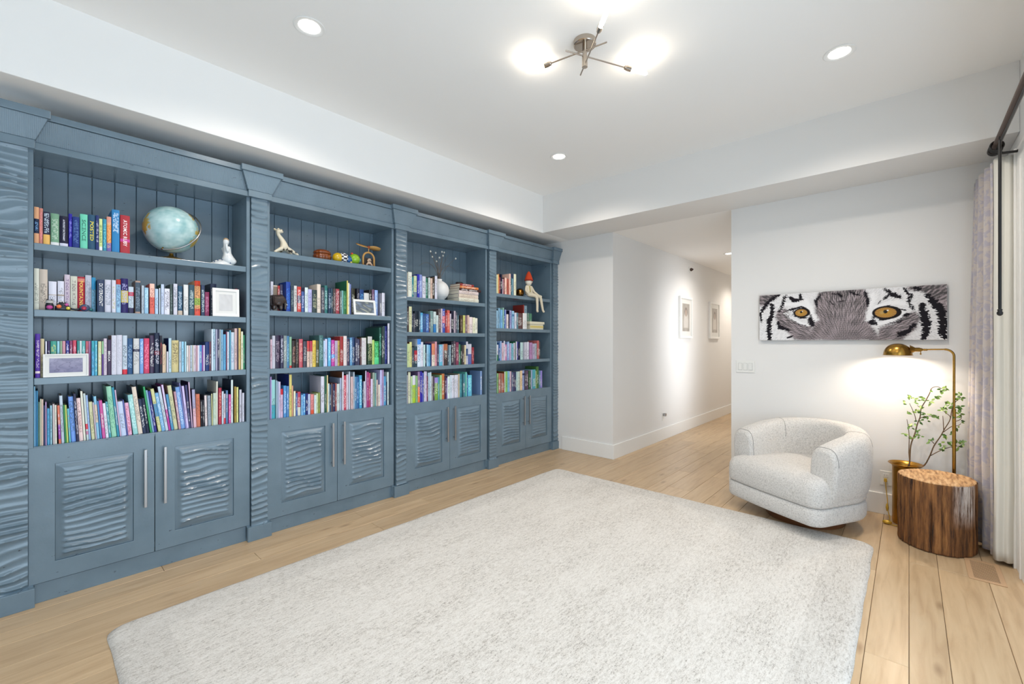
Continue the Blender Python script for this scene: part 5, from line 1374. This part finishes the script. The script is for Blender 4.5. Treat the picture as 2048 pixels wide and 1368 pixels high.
# ------------------------------------------------------------------ ornaments on the shelves
def vcol_points(me, fn):
    ca = me.color_attributes.new('Col', 'FLOAT_COLOR', 'POINT')
    arr = []
    for v in me.vertices:
        c = fn(v.co); arr += [c[0], c[1], c[2], 1.0]
    ca.data.foreach_set('color', arr)

def globe():
    zsh = SHELVES[0][0]
    c = Vector((.628, 3.607, zsh + .203)); root = empty('globe', (c.x, c.y, zsh)); R_ = .150
    tag(root, 'tilted blue and orange world globe on the top shelf', 'globe')
    cz = c.z - zsh
    mm = MB(); mm.sphere((0, 0, 0), R_, 96, 64)
    o = mm.build('globe_ball', M['globe'], root, smooth=True, loc=(0, 0, cz))
    land_dir = [Vector((.80, -.42, -.42)), Vector((.90, -.35, .05)), Vector((.62, -.25, .72)), Vector((-.97, -.22, .0))]
    def col(p):
        n = Vector(p).normalized()
        t1 = noise.fractal(n * 2.2, 1.0, 2.0, 5); t2 = noise.noise(n * 9)
        sea = Vector((.38, .58, .60)) + Vector((.20, .17, .16)) * (t1 * .9 + .25 * t2)
        sea += Vector((.12, .10, .09)) * max(0, noise.noise(Vector((n.x * 3, n.y * 3, n.z * 14))))
        k = 0
        for i, d in enumerate(land_dir):
            dd = n.dot(d.normalized()) + .10 * noise.noise(n * 5 + Vector((i, 0, 0))) + .05 * t2
            lim = (.955, .965, .95, .93)[i]
            if dd > lim: k = 1
        if k:
            q = .5 + .5 * noise.noise(n * 12)
            return Vector((.62, .34, .06)) * (1 - q) + Vector((.45, .42, .10)) * q
        return sea
    vcol_points(o.data, col)
    # half meridian and pivot pins
    ax = Vector((-.35, -.35, -.87)).normalized()
    side = Vector((.72, -.52, -.10)); side = (side - ax * side.dot(ax)).normalized()
    pts = [Vector((0, 0, cz)) + (ax * math.cos(t) + side * math.sin(t)) * (R_ + .016) for t in np.linspace(-.03, math.pi + .03, 40)]
    mm = MB(); mm.tube(pts, .0048, 8); mm.build('meridian', M['brushed'], root, smooth=True)
    for s_ in (1, -1):
        mm = MB(); mm.tube([Vector((0, 0, cz)) + ax * s_ * (R_ - .002), Vector((0, 0, cz)) + ax * s_ * (R_ + .014)], .004, 8); mm.build('pivot', M['brass'], root, smooth=True)
    mm = MB(); mm.lathe([(.082, 0.0003), (.084, .004), (.078, .010), (.050, .018), (.022, .026), (.012, .034), (.010, cz - R_ - .006)], 40); mm.build('base', M['pot_brass'], root, smooth=True, sharp=50)
globe()

# porcelain figurine of a seated woman on rocks
def woman():
    zsh = SHELVES[0][0]; x0, y0 = .93, 3.575
    root = empty('porcelain_figurine', (x0, y0, zsh)); tag(root, 'white porcelain seated woman figurine beside the globe', 'figurine')
    por = simple('white_porcelain', rgb(222, 226, 228), .22, var=.10, vscale=40, coat=.4)
    pts = [(.022, 0, .045), (.010, 0, .085), (.002, 0, .120), (-.002, -.004, .142), (0, -.006, .168), (.002, -.010, .188), (.040, -.01, .03), (.052, -.01, .014), (-.02, -.02, .030), (.014, -.022, .128), (.004, -.03, .095), (-.006, -.034, .150), (-.012, .018, .125), (.004, .026, .09), (.02, .02, .055)]
    ed = [(0, 1), (1, 2), (2, 3), (3, 4), (4, 5), (0, 6), (6, 7), (0, 8), (2, 9), (9, 10), (10, 11), (2, 12), (12, 13), (13, 14)]
    skin_obj('figure', pts, ed, [.026, .017, .019, .009, .018, .013, .024, .018, .018, .008, .007, .006, .008, .007, .006], por, root)
    mm = MB(); mm.sphere((.002, .002, .178), .019, 14, 10, sz=1.1); mm.build('hair', simple('tan_glaze', rgb(176, 150, 120), .3), root, smooth=True)
    mm = MB()
    rings = []
    for i in range(9):
        f = i / 8; q = math.cos(f * math.pi / 2) ** .6
        rings.append([(-.02 + (.075 * q) * math.cos(a) * (1 + .18 * noise.noise((math.cos(a) * 2, math.sin(a) * 2, f * 3))), (.040 * q) * math.sin(a), .0003 + .038 * f * (1 + .4 * noise.noise((math.cos(a) * 2 + 5, math.sin(a) * 2, 0)))) for a in np.linspace(0, 2 * math.pi, 28)[:-1]])
    n0 = mm.grid(rings, closed_v=True); mm.f.append(tuple(n0 + k for k in range(27))[::-1]); mm.f.append(tuple(n0 + 8 * 27 + k for k in range(27)))
    mm.build('rock_base', por, root, smooth=True)
    for k, (dx, dz) in enumerate(((-.075, .018), (-.055, .03), (-.03, .036), (.02, .02))):
        mm = MB(); mm.sphere((dx, -.032, dz), .0045, 8, 6); mm.build('blue_spot', M.get('cobalt') or M.setdefault('cobalt', simple('cobalt_glaze', rgb(70, 90, 130), .3)), root, smooth=True)
woman()

# mosaic ornaments in front of the second shelf of the first bay
gem = lambda n, c: simple(n, c, .12, coat=.6)
G_pink, G_or, G_yel, G_red = gem('pink_glass', rgb(190, 70, 150)), gem('orange_glass', rgb(226, 110, 50)), gem('yellow_glass', rgb(206, 190, 60)), gem('red_glass', rgb(170, 20, 60))
darkm = simple('dark_enamel', rgb(34, 38, 50), .3, var=.3, vscale=60)
z2 = SHELVES[0][1]
root = empty('cat_ornament', (.073, 3.525, z2)); tag(root, 'small dark cat ornament with a pink glass belly', 'ornament', 'mosaic glass ornaments')
mm = MB(); mm.lathe([(.010, .0003), (.017, .002), (.0175, .026), (.014, .036)], 18); mm.build('body', darkm, root, smooth=True, sharp=40)
mm = MB(); mm.lathe([(.013, .036), (.0155, .044), (.013, .054), (.001, .057)], 18, sy=.8); hd = mm.build('head', darkm, root, smooth=True)
for s_ in (-1, 1):
    mm = MB(); mm.lathe([(.005, 0), (.0005, .010)], 8, (s_ * .009, 0, .053)); mm.build('ear', darkm, hd)
for k in range(3):
    mm = MB(); mm.lathe([(.0165 - .0012 * k, .040 + .005 * k), (.0168 - .0012 * k, .0415 + .005 * k), (.0165 - .0012 * k, .043 + .005 * k)], 18, sy=.85); mm.build('white_stripe', M['white_plastic'], hd, smooth=True)
mm = MB(); mm.sphere((0, -.012, .016), .0135, 16, 10, sz=.85); mm.build('glass_gem', G_pink, root, smooth=True)
root = empty('turtle_ornament', (.123, 3.527, z2)); tag(root, 'domed dark ornament set with orange and yellow glass gems', 'ornament', 'mosaic glass ornaments')
mm = MB(); mm.lathe([(.030, .0003), (.031, .010), (.029, .024), (.023, .038), (.012, .048), (.001, .051)], 26, sy=.7); mm.build('shell', darkm, root, smooth=True)
for (dx, dz, r_, mt) in ((-.014, .022, .0105, G_or), (.016, .034, .008, G_pink), (.022, .014, .009, G_yel)):
    mm = MB(); mm.sphere((dx, -.019, dz), r_, 14, 8, sy=.6); mm.build('glass_gem', mt, root, smooth=True)
for k, (dx, dz) in enumerate(((-.018, .042), (-.006, .049), (.004, .047), (-.026, .028))):
    mm = MB(); mm.sphere((dx, -.012, dz), .003, 8, 6); mm.build('white_dot', M['white_plastic'], root, smooth=True)
root = empty('bird_ornament', (.205, 3.523, z2)); tag(root, 'blue grey curled ornament with a red glass gem and long tail', 'ornament', 'mosaic glass ornaments')
bl = simple('blue_enamel', rgb(62, 78, 110), .3, var=.3, vscale=50)
mm = MB(); mm.sphere((.008, 0, .021), .021, 22, 14, sx=1.05, sy=.6, sz=.98); mm.build('body', bl, root, smooth=True)
mm = MB(); mm.tube([(-.012, 0, .012), (-.030, 0, .008), (-.046, 0, .012), (-.052, 0, .018)], [.008, .006, .005, .002], 8); mm.build('tail', darkm, root, smooth=True)
mm = MB(); mm.tube([(.026, 0, .016), (.036, 0, .010), (.040, 0, .004)], [.009, .008, .004], 8); mm.build('head', simple('teal_enamel', rgb(40, 100, 104), .3), root, smooth=True)
mm = MB(); mm.sphere((.004, -.012, .018), .011, 14, 8, sy=.5); mm.build('glass_gem', G_red, root, smooth=True)

def easel_frame(name, x0, x1, z0, h, yb, label, cat, fw, tilt, colfn, matw=0.0, thick=.014, face=None):
    """small picture leaning against the books"""
    w = x1 - x0
    root = empty(name, ((x0 + x1) / 2, yb, z0)); root.rotation_euler = (-tilt, 0, 0); tag(root, label, cat)
    o4 = [(-w / 2, 0), (w / 2, 0), (w / 2, h), (-w / 2, h)]; q = fw
    i4 = [(-w / 2 + q, q), (w / 2 - q, q), (w / 2 - q, h - q), (-w / 2 + q, h - q)]
    mm = MB()
    for y in (-thick, 0): mm.v += [(p[0], y, p[1]) for p in o4] + [(p[0], y, p[1]) for p in i4]
    for k in range(4):
        k2 = (k + 1) % 4; mm.f += [(k, k2, 4 + k2, 4 + k), (8 + k, 12 + k, 12 + k2, 8 + k2), (k, 8 + k, 8 + k2, k2), (4 + k, 4 + k2, 12 + k2, 12 + k)]
    mm.build('frame', face or M['trim'], root, bevel=.0012)
    y = -thick * .55
    mm = MB(); mm.box(-w / 2 + q, w / 2 - q, y, -.001, q, h - q); mm.build('backing', simple('card', rgb(228, 228, 226), .8), root)
    a, b = q + matw, q + matw
    n = 60; xs = np.linspace(-w / 2 + a, w / 2 - a, n); zs = np.linspace(b, h - b, n)
    X, Z = np.meshgrid(xs, zs)
    fx = (X - X.min()) / (X.max() - X.min()); fz = (Z - Z.min()) / (Z.max() - Z.min())
    C = colfn(fx, fz)
    idx = np.arange(X.size).reshape(X.shape)
    F = np.stack([idx[:-1, :-1], idx[:-1, 1:], idx[1:, 1:], idx[1:, :-1]], -1).reshape(-1, 4)
    me = bpy.data.meshes.new('print'); me.from_pydata(np.stack([X, np.full_like(X, y - .0008), Z], -1).reshape(-1, 3).tolist(), [], F.tolist())
    ca = me.color_attributes.new('Col', 'FLOAT_COLOR', 'POINT')
    ca.data.foreach_set('color', np.concatenate([C.reshape(-1, 3), np.ones((X.size, 1))], 1).astype(np.float32).ravel())
    link('print', me, M['paint_print'], root)
def wave(fx, fz, seed):
    r = np.random.default_rng(seed); o = np.zeros_like(fx)
    for _ in range(10):
        a = r.uniform(0, 6.28); f = r.uniform(4, 18); o += np.sin((fx * math.cos(a) + fz * math.sin(a)) * f + 2 * np.sin(fx * 5 + fz * 4) + r.uniform(0, 6.28)) / 4
    return o
def plain_card(fx, fz):
    C = np.ones(fx.shape + (3,)) * np.array([.62, .62, .63])
    return C * (1 + .05 * wave(fx, fz, 3))[..., None]
def purple_sketch(fx, fz):
    w = wave(fx, fz, 8); base = np.array([.20, .19, .32]) + (w * .05)[..., None] * np.array([1, .9, 1.1]) + (fz * .12)[..., None]
    ln = np.exp(-(np.sin(6 * np.hypot(fx - .5, (fz - .5) * .7) * 3 + 2.5 * w) / .16) ** 2)[..., None]
    return np.clip(base * (1 - .55 * ln) + np.array([.07, .05, .12]) * .55 * ln, .02, .9)
def swirl_print(fx, fz):
    w = wave(fx, fz, 21)[..., None]
    C = np.array([.10, .12, .15]) + np.clip(w, 0, 1) * np.array([.42, .44, .30]) + np.clip(-w, 0, 1) * np.array([.12, .16, .22])
    return np.clip(C, .02, .9)
easel_frame('framed_card', .836, .996, z2 + .0005, .194, 3.520, 'white framed card at the right end of the second shelf', 'picture frame', .018, .04, plain_card, .022)
easel_frame('small_canvas', .048, .228, SHELVES[0][2] + .0005, .128, 3.518, 'small canvas with white ends and a dark purple sketch', 'painting', .006, .03, purple_sketch, .018)
easel_frame('framed_print', 1.862, 2.070, SHELVES[1][1] + .0005, .134, 3.520, 'white framed small print of dark and yellow swirls', 'picture frame', .018, .16, swirl_print, 0.0)

# giraffe-like wooden animal with spots, legs spread
def giraffe():
    zs = SHELVES[1][0]; x0, y0 = 1.31, 3.575
    root = empty('spotted_animal_figurine', (x0, y0, zs)); tag(root, 'cream carved animal figurine with black spots and splayed legs', 'figurine')
    pts = [(.012, 0, .060), (.004, 0, .098), (-.016, 0, .128), (-.034, 0, .150), (-.038, -.004, .172), (-.020, -.010, .178), (.002, -.014, .178),
           (-.03, -.018, .035), (-.072, -.03, .006), (.052, -.018, .040), (.108, -.028, .006), (-.012, .018, .03), (-.035, .03, .006), (.05, .02, .035), (.085, .034, .006), (.022, .014, .048)]
    ed = [(0, 1), (1, 2), (2, 3), (3, 4), (4, 5), (5, 6), (0, 7), (7, 8), (0, 9), (9, 10), (0, 11), (11, 12), (0, 15), (15, 13), (13, 14)]
    o = skin_obj('body', pts, ed, [.021, .017, .013, .011, .017, .015, .009, .011, .007, .011, .007, .010, .007, .010, .007, .014], M['paint_print'], root)
    rr = random.Random(4); spots = [Vector(o.data.vertices[rr.randrange(len(o.data.vertices))].co) for _ in range(26)]
    def col(p):
        for s_ in spots:
            if (Vector(p) - s_).length < .0085: return (.05, .04, .03)
        return (.72, .66, .52)
    vcol_points(o.data, col)
    cr = simple('cream_wood', rgb(222, 212, 186), .5)
    for s_, dx in ((-1, -.064), (1, -.026)):
        mm = MB(); mm.tube([(-.044, -.004 + .006 * s_, .180), (dx if s_ < 0 else -.052, .012 * s_, .186), (dx - .008 if s_ < 0 else -.058, .022 * s_, .184)], [.003, .006, .002], 8); mm.build('ear', cr, root, smooth=True)
        mm = MB(); mm.tube([(-.036, .008 * s_ - .004, .184), (-.034, .010 * s_ - .004, .197)], [.003, .004], 8); mm.build('horn', cr, root, smooth=True)
        mm = MB(); mm.sphere((-.024, -.010 + .013 * s_, .184), .003, 8, 6); mm.build('eye', M['black'], root, smooth=True)
giraffe()

# brown glass lidded jar, ribbed
zs = SHELVES[1][0]
root = empty('glass_jar', (1.640, 3.63, zs)); tag(root, 'round amber brown lidded glass jar on the shelf', 'jar')
amb = simple('amber_glass', rgb(126, 62, 22), .1, coat=.6, var=.2, vscale=20)
def ribbed(prof, n=60, k=14, a=.03):
    mm = MB(); rings = [[(r * (1 + a * math.cos(k * t)) * math.cos(t), r * (1 + a * math.cos(k * t)) * math.sin(t), z) for t in np.linspace(0, 2 * math.pi, n + 1)[:-1]] for r, z in prof]
    n0 = mm.grid(rings, closed_v=True); mm.f.append(tuple(n0 + q for q in range(n))[::-1]); mm.f.append(tuple(n0 + (len(prof) - 1) * n + q for q in range(n))); return mm
ribbed([(.045, .0003), (.058, .006), (.068, .022), (.071, .04), (.068, .054), (.064, .058)]).build('bowl', amb, root, smooth=True)
ribbed([(.065, .060), (.069, .066), (.066, .078), (.054, .090), (.030, .098), (.004, .100)]).build('lid', amb, root, smooth=True)

# caterpillar toy of painted balls
root = empty('caterpillar_toy', (1.845, 3.585, zs)); tag(root, 'colourful ball caterpillar toy beside the amber jar', 'toy')
balls = [(-.092, .042, 'toy_yellow', rgb(214, 176, 30)), (-.045, .044, 'check', None), (0.0, .036, 'toy_blue', rgb(34, 90, 150)), (.052, .047, 'toy_green', rgb(140, 184, 40))]
for i, (dx, r_, nm, c) in enumerate(balls):
    mm = MB(); mm.sphere((dx, -.004 * i, r_ + .0003), r_, 26, 18)
    if nm == 'check':
        o = mm.build('ball', M['paint_print'], root, smooth=False)
        me = o.data; ca = me.color_attributes.new('Col', 'FLOAT_COLOR', 'CORNER')
        for p in me.polygons:
            q = Vector(p.center) - Vector((dx, -.004 * i, r_)); a = int((math.atan2(q.y, q.x) + math.pi) / (math.pi / 5)); b = int((q.z / r_ + 1) * 3)
            v_ = (.85, .85, .85, 1) if (a + b) % 2 else (.02, .02, .04, 1)
            for li in p.loop_indices: ca.data[li].color = v_
    else: mm.build('ball', simple(nm, c, .25, coat=.4), root, smooth=True)
mm = MB(); mm.sphere((.094, -.016, .044), .020, 16, 10, sx=.6); mm.build('nose', simple('toy_cyan', rgb(60, 160, 180), .3), root, smooth=True)
mm = MB(); mm.sphere((.030, -.012, .092), .011, 12, 8); mm.build('antenna_ball', simple('toy_red', rgb(200, 70, 30), .3), root, smooth=True)
mm = MB(); mm.tube([(.040, -.012, .078), (.031, -.012, .088)], .003, 6); mm.build('antenna', M['black'], root, smooth=True)
mm = MB(); mm.sphere((.010, -.034, .0105), .010, 12, 8); mm.build('foot', simple('toy_foot', rgb(220, 200, 90), .4), root, smooth=True)

# wooden arch toy with propeller
root = empty('propeller_toy', (2.048, 3.60, zs)); tag(root, 'wooden arch toy topped with a two bladed propeller', 'toy')
wood = simple('honey_wood', rgb(198, 150, 84), .4, var=.15, vscale=30)
mm = MB(); mm.box(-.062, .062, -.028, .028, .0003, .012); mm.build('base', wood, root, bevel=.002)
path = [(-.054, 0, .012), (-.054, 0, .05), (-.054, 0, .075)] + [(.054 * math.cos(math.pi - math.pi * k / 14), 0, .078 + .054 * math.sin(math.pi * k / 14)) for k in range(15)] + [(.054, 0, .05), (.054, 0, .012)]
mm = MB(); mm.tube(path, .0085, 10); mm.build('arch', wood, root, smooth=True)
mm = MB(); mm.box(-.047, .047, .010, .014, .012, .085); mm.build('back_card', simple('dark_card', rgb(58, 50, 46), .7), root)
mm = MB(); mm.tube([(0, 0, .132), (0, 0, .178)], .004, 8); mm.build('shaft', wood, root, smooth=True)
mm = MB(); mm.sphere((0, 0, .180), .012, 14, 10); mm.build('hub', simple('hub_red', rgb(164, 66, 30), .4), root, smooth=True)
for s_ in (-1, 1):
    rows = []
    for i in range(9):
        f = i / 8; x = s_ * (.008 + .108 * f); w_ = .006 + .022 * math.sin(math.pi * min(1, f * .75 + .12)); tw = .55 * s_
        rows.append([(x, -w_ * math.cos(tw) * q, .182 + w_ * math.sin(tw) * q + .012 * f * (1 if s_ < 0 else -.4)) for q in (-1, 0, 1)])
    mm = MB(); mm.grid(rows); o = mm.build('blade', wood, root, smooth=True); so_ = o.modifiers.new('solid', 'SOLIDIFY'); so_.thickness = .004
skin_obj('carved_figure', [(0, 0, .04), (.002, 0, .062), (0, -.002, .080), (.016, -.006, .03), (.028, -.006, .014), (-.018, -.004, .03), (-.028, -.004, .014), (.02, -.004, .058), (-.02, -.004, .052)],
         [(0, 1), (1, 2), (0, 3), (3, 4), (0, 5), (5, 6), (1, 7), (1, 8)], [.010, .008, .010, .006, .006, .006, .006, .005, .005], simple('painted_wood', rgb(206, 176, 150), .5, var=.3, vscale=60), root, loc=(0, -.008, 0))

# dark carved elephant
def elephant():
    zs = SHELVES[1][1]
    root = empty('elephant_figurine', (1.262, 3.532, zs)); tag(root, 'dark carved wooden elephant figurine in front of the books', 'figurine')
    em = simple('dark_polished_wood', rgb(52, 40, 38), .25, var=.25, vscale=25, coat=.3)
    pts = [(-.005, 0, .080), (-.028, 0, .078), (.018, 0, .088), (.034, -.002, .086), (.046, -.006, .070), (.050, -.008, .045), (.046, -.008, .020), (.052, -.010, .008),
           (-.032, -.012, .045), (-.034, -.012, .007), (-.030, .012, .045), (-.032, .012, .007), (.014, -.012, .045), (.016, -.012, .007), (.018, .012, .045), (.020, .012, .007)]
    ed = [(0, 1), (0, 2), (2, 3), (3, 4), (4, 5), (5, 6), (6, 7), (1, 8), (8, 9), (1, 10), (10, 11), (2, 12), (12, 13), (2, 14), (14, 15)]
    skin_obj('body', pts, ed, [.031, .028, .026, .022, .014, .009, .007, .004, .013, .011, .013, .011, .013, .010, .013, .010], em, root)
    for s_ in (-1, 1):
        mm = MB(); mm.sphere((.024, .022 * s_, .082), .022, 14, 10, sx=.85, sy=.22, sz=1.15); mm.build('ear', em, root, smooth=True)
        mm = MB(); mm.tube([(.044, .012 * s_ - .004, .062), (.056, .014 * s_ - .004, .048), (.062, .014 * s_ - .004, .050)], [.003, .0026, .001], 7); mm.build('tusk', simple('ivory', rgb(228, 220, 200), .4), root, smooth=True)
    mm = MB(); mm.tube([(-.055, 0, .085), (-.062, 0, .06), (-.060, 0, .04)], [.003, .0022, .002], 6); mm.build('tail', em, root, smooth=True)
elephant()

# white round vase with bare budding twigs
zs = SHELVES[2][0]
root = empty('white_vase', (2.868, 3.632, zs)); tag(root, 'round white vase between upright and stacked books', 'vase')
mm = MB(); prof = [(.045, .0003), (.056, .004)] + [(.105 * math.sin(q), .106 - .104 * math.cos(q)) for q in np.linspace(.62, 2.80, 22)] + [(.030, .214), (.034, .224), (.031, .225), (.027, .212), (.022, .19), (.0001, .185)]
mm.lathe(prof, 48); mm.build('vase_body', simple('matte_white_ceramic', rgb(224, 224, 224), .5), root, smooth=True)
tw = empty('twig_spray', (2.868, 3.632, zs + .19)); tag(tw, 'thin brown twigs with white buds in the round vase', 'twigs')
tm = simple('brown_twig', rgb(104, 88, 74), .8); bm_ = simple('white_bud', rgb(222, 222, 214), .6)
rr = random.Random(2)
ends = [(2.69, 2.335), (2.765, 2.30), (2.80, 2.345), (2.925, 2.37), (2.885, 2.325), (3.06, 2.32), (2.845, 2.30), (2.86, 2.36), (2.82, 2.26), (2.90, 2.28), (2.95, 2.34), (2.74, 2.36)]
for k, (ex, ez) in enumerate(ends):
    s0 = Vector((rr.uniform(-.012, .012), rr.uniform(-.012, .012), -.0)); e = Vector((ex - 2.84, rr.uniform(-.06, .05), ez - (zs + .19)))
    md = s0.lerp(e, .5) + Vector((-e.x * .22, rr.uniform(-.02, .02), .03))
    pts = [s0 * (1 - t) ** 2 + md * 2 * t * (1 - t) + e * t * t for t in np.linspace(0, 1, 9)]
    mm = MB(); mm.tube(pts, [.0022 - .0013 * i / 8 for i in range(9)], 5); b_ = mm.build('twig', tm, tw, smooth=True)
    if k < 9:
        mm = MB(); mm.sphere(e, .0085, 10, 8, sz=1.2); mm.build('bud', bm_, tw, smooth=True)
for s_ in (-1, 1):      # two long arching tendrils
    pts = [Vector((.16 * s_ * (1 - math.cos(t)) * .9, .01, .19 * math.sin(t))) for t in np.linspace(0, 2.3, 18)]
    mm = MB(); mm.tube(pts, [.0024 - .0014 * i / 17 for i in range(18)], 5); mm.build('tendril', tm, tw, smooth=True)

# books lying flat in a stack on the third bay's top shelf
st = [('ddc', .040, 3.040, 3.325), ('dcb', .042, 3.040, 3.322), ('dcc', .034, 3.042, 3.322), ('422', .026, 3.050, 3.362), ('d72', .024, 3.056, 3.322), ('922', .024, 3.060, 3.256)]
zz = zs; words_ = ['cream lying book at the bottom of the stack', 'beige lying book, second up in the stack', 'pale lying book, third up in the stack', 'dark red lying book in the middle of the stack', 'orange lying book near the top of the stack', 'red lying book on top of the stack']
for k, (c, th, xa, xb) in enumerate(st):
    w_ = xb - xa; d_ = .20 - .006 * k; cc = hex3(c)
    rng = random.Random(k)
    # built upright like the shelved ones, then laid on its side with the spine to the front
    v, f, fc, _, t, bul = book_mesh(th, w_, d_, c, ['t.1-.8=' + ('eee' if k > 2 else 'a98')], rng)
    me = finish_book('lying_book', [(p[2], p[1], p[0]) for p in v], f, fc)
    bo = link('lying_book', me, M['print'], None, loc=(xa, V_SHELF + .012 + .004 * (k % 2), zz + .0003 + .0003 * k))
    pm = MB(); pm.box(.0025, w_ - .004, t + bul, d_ - .004, t, th - t); pm.build('page_block', M['pages'], bo)
    tag(bo, words_[k] + ' in the third bay', 'book', 'books lying in a stack on the third bay top shelf')
    zz += th
mm = MB(); mm.lathe([(.030, 0), (.044, .006), (.046, .016), (.036, .024), (.001, .027)], 28, sy=.7)
o = mm.build('black_stone', M['black'], smooth=True, loc=(3.12, 3.60, zz + .0022)); tag(o, 'flat black stone lying on the stack of books', 'stone')

# rightmost bay: gold ball, pale stone, doll, cream box
zs = SHELVES[3][0]
root = empty('gold_ball', (4.112, 3.60, zs)); tag(root, 'hammered gold ball ornament beside the doll', 'ornament')
mm = MB(); mm.sphere((0, 0, .056), .054, 40, 28)
for i, p in enumerate(mm.v):
    q = Vector((p[0], p[1], p[2] - .056)); k = 1 + .035 * noise.noise(q * 70); mm.v[i] = (q.x * k, q.y * k, q.z * k + .056)
mm.build('ball', simple('hammered_gold', rgb(150, 104, 50), .25, 1.0), root, smooth=True)
mm = MB(); mm.lathe([(.026, .0003), (.028, .003), (.020, .006)], 24); mm.build('foot', M['pot_brass'], root, smooth=True)
mm = MB(); mm.sphere((0, 0, 0), .026, 18, 12, sx=1.6, sz=.5)
for i, p in enumerate(mm.v):
    q = Vector(p); k = 1 + .18 * noise.noise(q * 45); mm.v[i] = (q.x * k, q.y * k, q.z * k)
o = mm.build('pale_stone', simple('pale_crystal', rgb(206, 212, 226), .3), smooth=True, loc=(4.195, 3.555, zs + .0152)); tag(o, 'small pale bluish stone lying in front of the gold ball', 'stone')
def doll():
    root = empty('sitting_doll', (4.185, 3.515, zs)); tag(root, 'long limbed cream doll in an orange red pointed cap', 'doll')
    cl = simple('cream_cloth', rgb(216, 206, 184), .85, bump=.2, bscale=150, dist=.003)
    # pelvis first; sits on the shelf, lower legs hang over its edge
    pts = [(0, 0, .036), (0, .004, .075), (0, .006, .112), (.001, .004, .142),
           (-.046, -.002, .128), (-.072, -.012, .075), (-.050, -.040, .036),
           (.046, -.002, .128), (.078, -.020, .070), (.140, -.046, .024), (.196, -.052, .014),
           (-.020, -.012, .030), (.072, -.036, .024), (.092, -.058, .004), (.088, -.066, -.10), (.082, -.068, -.172), (.085, -.082, -.188),
           (.024, -.010, .030), (.130, -.032, .022), (.165, -.056, .006), (.180, -.066, -.095), (.198, -.068, -.165), (.206, -.086, -.186)]
    ed = [(0, 1), (1, 2), (2, 3), (2, 4), (4, 5), (5, 6), (2, 7), (7, 8), (8, 9), (9, 10), (0, 11), (11, 12), (12, 13), (13, 14), (14, 15), (15, 16), (0, 17), (17, 18), (18, 19), (19, 20), (20, 21), (21, 22)]
    rad = [.034, .036, .032, .013, .015, .012, .010, .015, .012, .011, .013, .020, .018, .016, .013, .012, .012, .020, .018, .016, .013, .012, .012]
    skin_obj('body', pts, ed, rad, cl, root)
    hm = MB(); hm.sphere((0, .002, .190), .046, 26, 18, sy=.95, sz=1.05); hd = hm.build('head', simple('pale_doll_face', rgb(222, 218, 206), .7), root, smooth=True)
    for s_ in (-1, 1):
        mm = MB(); mm.sphere((.010 + .015 * s_, -.041 + .003 * s_, .196), .0034, 8, 6); mm.build('eye', M['black'], hd, smooth=True)
    mm = MB(); mm.sphere((.012, -.046, .186), .006, 10, 8); mm.build('nose', cl, hd, smooth=True)
    mm = MB(); mm.tube([(0, -.038, .172), (.012, -.042, .169), (.024, -.037, .172)], .0016, 6); mm.build('mouth', simple('doll_mouth', rgb(150, 80, 70), .7), hd, smooth=True)
    mm = MB(); rings = []
    for i in range(13):
        f = i / 12; r_ = .054 * (1 - f) ** .62 + .003; z_ = .205 + .118 * f; xo = .008 * f * f; yo = .006 * f
        rings.append([(xo + r_ * math.cos(a), yo + r_ * math.sin(a) * .95, z_) for a in np.linspace(0, 2 * math.pi, 25)[:-1]])
    n0 = mm.grid(rings, closed_v=True); mm.f.append(tuple(n0 + 12 * 24 + k for k in range(24))); mm.f.append(tuple(n0 + k for k in range(24))[::-1])
    mm.build('pointed_cap', simple('orange_red_felt', rgb(196, 66, 28), .9), root, smooth=True)
    mm = MB(); mm.lathe([(.0535, .202), (.058, .207), (.0575, .214), (.052, .218)], 26, sy=.95); mm.build('cap_brim', simple('dark_red_felt', rgb(150, 40, 24), .9), root, smooth=True)
    mm = MB(); mm.tube([(-.018, -.028, .132), (-.022, -.038, .10), (-.018, -.040, .06)], .006, 8); mm.build('scarf', simple('olive_scarf', rgb(170, 160, 90), .9), root, smooth=True)
doll()
zs = SHELVES[3][1]
root = empty('cream_box', (4.345, 3.575, zs)); tag(root, 'small cream lidded box at the right end of the second shelf', 'box')
crm = simple('cream_card', rgb(222, 216, 192), .7)
mm = MB(); mm.box(-.132, .132, -.06, .04, .0003, .066); mm.build('body', crm, root, bevel=.002)
mm = MB(); mm.box(-.146, .146, -.070, .048, .066, .098); mm.build('lid', crm, root, bevel=.003)
mm = MB(); mm.box(-.1325, .1325, -.0612, -.060, .020, .046); mm.build('band', simple('yellow_band', rgb(214, 196, 120), .7), root)
